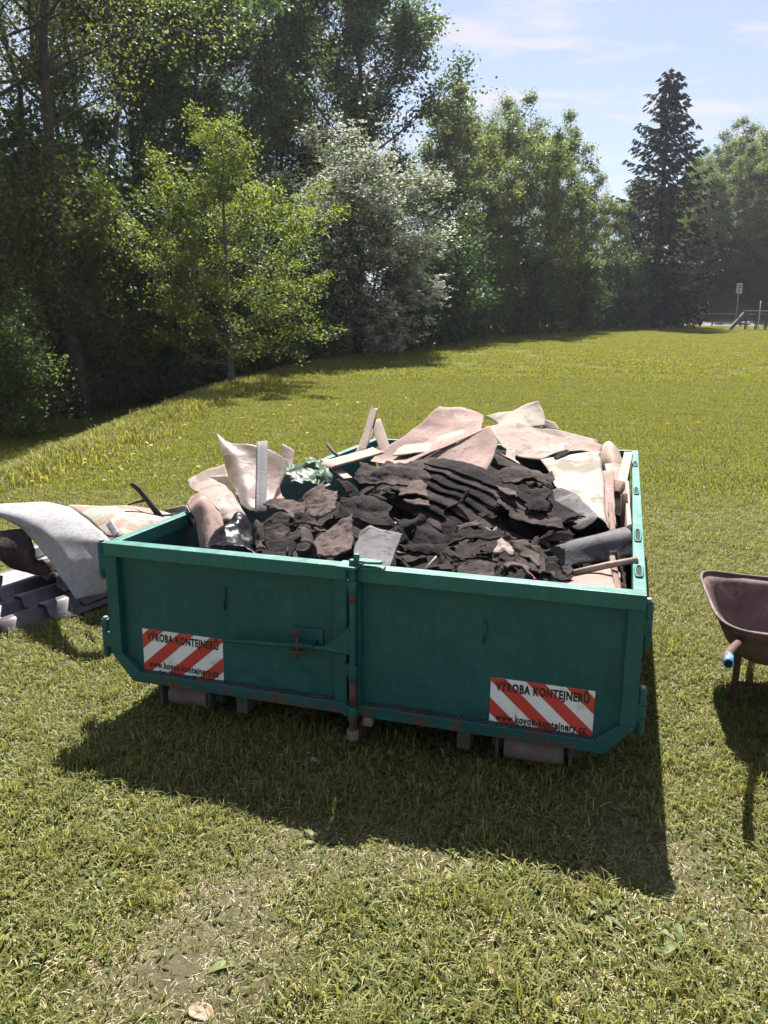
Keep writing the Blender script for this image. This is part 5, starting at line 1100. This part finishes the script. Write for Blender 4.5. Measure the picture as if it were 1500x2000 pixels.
n = 48; V = np.vstack(loops + [np.array([[0, .02, .24]])]); Q = [(i * n + j, i * n + (j + 1) % n, (i + 1) * n + (j + 1) % n, (i + 1) * n + j) for i in range(len(loops) - 1) for j in range(n)]
T = [((len(loops) - 1) * n + j, (len(loops) - 1) * n + (j + 1) % n, len(loops) * n) for j in range(n)]
V = V + vnoise(V, 6, 5) * .006
me = np_mesh('tray', V, Q, T); smooth(me); tr = link_mesh('tray', me, bar, MT['barrow']); md = tr.modifiers.new('thickness', 'SOLIDIFY'); md.thickness = .003; md.offset = -1
tube('rim', np.vstack([L0, L0[:1]]) + np.array([0, 0, .002]), .007, 8, MT['barrow'], tr)
hgx = (at_z(1423, 1296, .47) - np.array(bar.location)); ch_, sh_ = math.cos(-HEAD), math.sin(-HEAD); hl = np.array([hgx[0] * ch_ - hgx[1] * sh_, hgx[0] * sh_ + hgx[1] * ch_, .47])
for s in (-1, 1):
    he = np.array([s * abs(hl[0]), hl[1], hl[2]])
    pth = [he, he + np.array([-s * .012, .12, -.012]), np.array([s * .235, -.28, .375]), np.array([s * .2, -.1, .285]), np.array([s * .19, .1, .238]), np.array([s * .12, .42, .21]), np.array([s * .07, .62, .17])]
    fr = tube('frame_tube', cr_interp(np.array(pth), 28), .0155, 12, MT['barrow_frame'], bar)
    tube('grip', [he - np.array([0, .002, 0]), he + np.array([-s * .004, .045, -.004]), he + np.array([-s * .008, .085, -.008])], .0178, 16, MT['blue_grip'], fr)
    cyl('grip_hollow_shade', he + np.array([0, -.0035, .0003]), he + np.array([0, .01, 0]), .013, MT['hole_shade'], fr, 16, 0)  # dark plug painted as the shade inside the tube end
    lg = tube('leg', [np.array([s * .232, -.2, .335]), np.array([s * .215, -.10, .18]), np.array([s * .213, -.07, .03]), np.array([s * .213, -.045, -.005])], .014, 10, MT['barrow_frame'], bar)
    box('leg_plate', (s * .213 - .018, s * .213 + .018), (-.10, -.02), (.004, .02), MT['barrow_frame'], lg, .004)
    tube('leg_brace', [np.array([s * .213, -.06, .10]), np.array([s * .2, .06, .2]), np.array([s * .19, .12, .236])], .009, 8, MT['barrow_frame'], lg)
tube('cross_brace', [(-.213, -.085, .11), (.213, -.085, .11)], .007, 8, MT['barrow_frame'], bar)
ths = np.linspace(0, 2 * math.pi, 33)
wheel = tube('wheel', [(0, .62 + .15 * math.cos(t), .185 + .15 * math.sin(t)) for t in ths], .038, 12, MT['rubber'], bar)
cyl('wheel_rim', (-.02, .62, .185), (.02, .62, .185), .118, MT['barrow_frame'], wheel, 28); cyl('axle', (-.085, .62, .17), (.085, .62, .17), .01, MT['steel'], wheel, 12)

# ------------------------------------------------------------------ far end of the field
yR = 66.5
def far_x(px): return at_depth(px, 610, yR)[0]
x0, x1 = far_x(1282), far_x(1600)
rail = empty('rail_fence', ((x0 + x1) / 2, yR, float(gz((x0 + x1) / 2, yR)))); tag(rail, 'low dark rail fence along the gravel road beyond the spruce', 'fence')
rz0 = float(rail.location[2]); xs = np.arange(x0, x1, 2.35)
for xx in xs: box('post', (xx - rail.location[0] - .04, xx - rail.location[0] + .04), (-.04, .04), (float(gz(xx, yR)) - rz0 - .05, float(gz(xx, yR)) - rz0 + 1.0), MT['rail_dark'], rail, 0)
for h_, t_ in ((1.02, .05), (.55, .025)):
    for i in range(len(xs) - 1):
        tube('rail', [(xs[i] - rail.location[0], 0, float(gz(xs[i], yR)) - rz0 + h_), (xs[i + 1] - rail.location[0], 0, float(gz(xs[i + 1], yR)) - rz0 + h_)], t_, 6, MT['rail_dark'], rail)
# gravel road
gxs = np.linspace(x0 - 1, x1 + 20, 60); V = []; 
for xx in gxs:
    for k, yy_ in enumerate((67.6, 69.2, 71.0, 72.8)): V.append((xx, yy_, float(gz(xx, yy_)) + .03 + .10 * k))
q = (np.arange(59)[:, None] * 4 + np.arange(3)[None, :]); me = np_mesh('gravel_road', V, np.stack([q, q + 4, q + 5, q + 1], -1).reshape(-1, 4)); tag(link_mesh('gravel_road', me, None, MT['gravel']), kind='structure')
# sign on a post
sp_ = at_depth(1440, 600, 68); sg = empty('road_sign', (sp_[0], 68, float(gz(sp_[0], 68)))); tag(sg, 'small white sign on a grey post behind the rail fence', 'sign')
topz = at_depth(1440, 553, 68)[2] - sg.location[2]; botz = at_depth(1440, 573, 68)[2] - sg.location[2]
cyl('sign_post', (0, .03, -.05), (0, .03, topz - .05), .045, MT['pole_grey'], sg, 10, 0)
pn = box('sign_panel', (-.24, .24), (-.045, -.02), (botz, topz), MT['sign_white'], sg, 0)
hh = topz - botz
for a, b, c, d in ((-.13, .10, .74, .84), (.02, .12, .56, .76), (-.13, .10, .50, .58), (-.06, .06, .16, .38), (-.1, .04, .12, .2)):
    box('sign_mark', (a, b), (-.05, -.0455), (botz + hh * c, botz + hh * d), MT['rail_dark'], pn, 0)
# dog-agility walk: ramp and raised plank on trestles
yD = 58.0; xd0, xd1 = at_depth(1421, 632, yD)[0], at_depth(1455, 607, yD)[0]
gD = float(gz(xd0, yD)); topD = float(at_depth(1455, 606, yD)[2]) - gD
dw = empty('agility_walk', (xd0, yD, gD)); tag(dw, 'raised plank walk with a dark sloping ramp at the top of the field', 'dog walk')
Lr = xd1 - xd0
plk = prism('ramp', [(0, -.01), (.28, -.01), (Lr + .1, topD - .16), (Lr + .0, topD - .02)], -.16, .16, 'v', MT['rail_dark'], dw, 0)
box('walk_plank', (Lr - .1, Lr + 6), (-.17, .17), (topD - .06, topD), MT['plank_pale'], dw, 0)
for px in (1458, 1478, 1497, 1520):
    a = at_depth(px, 620, yD)[0] - xd0; gg = float(gz(a + xd0, yD)) - gD
    for yy_ in (-.13, .10): box('trestle_leg', (a - .03, a + .03), (yy_, yy_ + .06), (gg - .05, topD - .0605), MT['rail_dark'], dw, 0)
mk = at_depth(1486, 590, 60); tube_o = cyl('marker_stake', (mk[0], 60, float(gz(mk[0], 60)) - .05), (mk[0], 60, float(at_depth(1486, 587, 60)[2])), .04, MT['sign_white'], None, 8, 0); tag(tube_o, 'thin white stake standing behind the raised plank walk', 'stake')

# ------------------------------------------------------------------ small things on the grass
def leaf_obj(px, py, L, Wd, m, label, cat, name, seed, group=None, z=.012):
    r = np.random.default_rng(seed); p = solve_ground(px, py, gz); a = r.uniform(0, 6.28); ea = np.array([math.cos(a), math.sin(a), r.normal(0, .12)]); eb = np.array([-math.sin(a), math.cos(a), r.normal(0, .2)])
    G = [[p + np.array([0, 0, z + .012 * abs(v)]) + ea * L * (t - .5) + eb * Wd * v * math.sin(math.pi * (.12 + .78 * t)) for v in (-.5, -.2, .2, .5)] for t in (0, .3, .65, 1)]
    o = sheet_pts(name, G, m, label, cat, group, n=(12, 10), jag=.06, rough=.014, rs=18, seed=seed, thick=.0012); return o
for i, (px, py, L, w, lab) in enumerate(((215, 1976, .085, .05, 'large curled brown dead leaf lying on the dry path'), (392, 1988, .06, .045, 'pale brown dead leaf at the foot of the dry path'), (133, 1706, .06, .03, 'narrow brown dead leaf in sunlit grass left of the shadow'), (872, 1500, .075, .05, 'reddish brown dead leaf in the shadow under the skip'), (968, 1908, .05, .025, 'small reddish dead leaf in the foreground grass'), (755, 1572, .04, .03, 'tan dead leaf at the edge of the skip shadow'), (618, 1500, .03, .02, 'tiny tan leaf beside the plastic shreds'))):
    leaf_obj(px, py, L, w, 'dry_leaf', lab, 'leaf', 'dead_leaf', 700 + i)
for i, (px, py) in enumerate(((588, 1472), (597, 1485), (605, 1478), (645, 1448), (612, 1490), (822, 1543), (400, 1478))):
    leaf_obj(px, py, .028, .02, 'litter', 'small whitish plastic shred in the grass shaded by the skip', 'litter', 'plastic_shred', 760 + i, 'plastic shreds by the skip')
for i, (px, py, s) in enumerate(((250, 1562, .085), (625, 1655, .07), (1110, 1640, .08), (1060, 1600, .09), (480, 1895, .09), (900, 1715, .06), (1215, 1600, .08), (1330, 1850, .06), (120, 1500, .06), (1180, 1790, .07), (740, 1890, .06), (60, 1870, .07))):
    r = np.random.default_rng(800 + i); p = solve_ground(px, py, gz); V = []; Q = []; n = int(r.integers(6, 10))
    for j in range(n):
        a = j * 6.283 / n + r.normal(0, .25); d = np.array([math.cos(a), math.sin(a), 0]); sd = np.array([-d[1], d[0], 0]); L = s * r.uniform(.7, 1.25); w = L * r.uniform(.2, .3); up = r.uniform(.1, .5); k = len(V)
        for t, ww, zz_ in ((.03, .12, 0), (.35, .8, .45), (.65, 1., .55), (.88, .6, .42), (1., .04, .3)):
            c = d * L * t + np.array([0, 0, .01 + up * L * zz_]); V += [c - sd * w * ww * .5 + np.array([0, 0, .12 * w * ww]), c, c + sd * w * ww * .5 + np.array([0, 0, .12 * w * ww])]
        for b in range(4):
            for c in range(2): Q.append((k + b * 3 + c, k + b * 3 + c + 1, k + b * 3 + 4 + c, k + b * 3 + 3 + c))
    me = np_mesh('weed_rosette', V, Q); smooth(me); o = link_mesh('weed_rosette', me, None, MT['weed'], tuple(p))
    tag(o, 'broad-leaved weed rosette growing flat in the mown grass', 'plant', 'weed rosettes round the skip')
# dandelions
def flower_mesh():
    V = [(0, 0, .008)]; T = []; r = np.random.default_rng(3)
    for ring, (rad_, z, n) in enumerate(((.022, .002, 16), (.014, .008, 12))):
        for j in range(n):
            a = j * 6.283 / n; d = np.array([math.cos(a), math.sin(a), 0]); s = np.array([-d[1], d[0], 0]); k = len(V); V += [tuple(d * .003 + np.array([0, 0, z])), tuple(d * rad_ + s * .003 + np.array([0, 0, z + .004])), tuple(d * rad_ - s * .003 + np.array([0, 0, z + .004]))]; T.append((k, k + 1, k + 2))
    return np_mesh('flower_head', V, None, T)
fm = flower_mesh(); fm.materials.append(MT['dandelion']); sv, sq, stt = tube_geo([(0, 0, -.01), (.004, .002, .03), (0, 0, .062)], .0022, 5); sm_ = np_mesh('stem', sv, sq, stt); sm_.materials.append(MT['weed'])
r = np.random.default_rng(77); spots = [(433, 1397, 1.0), (410, 785, 1.3), (418, 792, 1.3), (22, 938, 1.2), (60, 936, 1.1), (150, 905, 1.2), (165, 912, 1.1), (168, 915, 1.2), (205, 868, 1.1), (270, 810, 1.2), (480, 855, 1.1), (490, 857, 1.1), (255, 925, 1.0), (270, 922, 1.0), (305, 918, 1.0), (590, 875, 1.1), (585, 890, 1.1), (600, 905, 1.0), (525, 1000, 1.)]
spots = [s for s in spots if s[:2] != (525, 1000)]
for i in range(95):
    t = r.uniform(0, 1) ** 1.2; py = 700 + 260 * r.uniform(0, 1); cx_ = np.interp(py, [692, 714, 752, 815, 872, 903, 932, 985], [700, 600, 450, 300, 180, 100, 0, -150]); px = cx_ + 30 + abs(r.normal(0, 170))
    if px < 1490: spots.append((px, py, r.uniform(.9, 1.4)))
for i in range(28): spots.append((r.uniform(700, 1490), r.uniform(690, 860), r.uniform(.9, 1.3)))
for px, py, s in spots:
    p = solve_ground(px, py, gz); u_, v_, _ = loc(p)
    if -0.1 < u_ < CW + .1 and .0 < v_ < CL + .1: continue
    e = empty('dandelion', tuple(p), r.uniform(0, 6)); e.scale = (s * .85,) * 3; tag(e, 'yellow dandelion in flower on the mown lawn', 'flower', 'dandelions on the lawn')
    link_mesh('stem', sm_, e); f = link_mesh('flower_head', fm, e, None, (0, 0, .06)); f.rotation_euler = (r.normal(0, .25) + .15, r.normal(0, .25), 0)

# ------------------------------------------------------------------ added haze
hz = bpy.data.meshes.new('haze'); bm = bmesh.new(); bmesh.ops.create_cube(bm, size=1.0); bm.to_mesh(hz); bm.free()
ho = link_mesh('haze', hz); ho.scale = (640, 520, 80); ho.location = (0, 180, 34)  # added volume that lifts the darks, imitating veiling glare
k = NT('added_haze'); pv = k.n('ShaderNodeVolumePrincipled'); pv.inputs['Color'].default_value = (.86, .88, 1, 1); pv.inputs['Density'].default_value = 0.00032; pv.inputs['Anisotropy'].default_value = 0.35
k.l(pv.outputs[0], k.out.inputs['Volume']); hz.materials.append(k.m); tag(ho, 'thin added haze over the field that lifts the dark trees', 'haze', None, 'stuff')
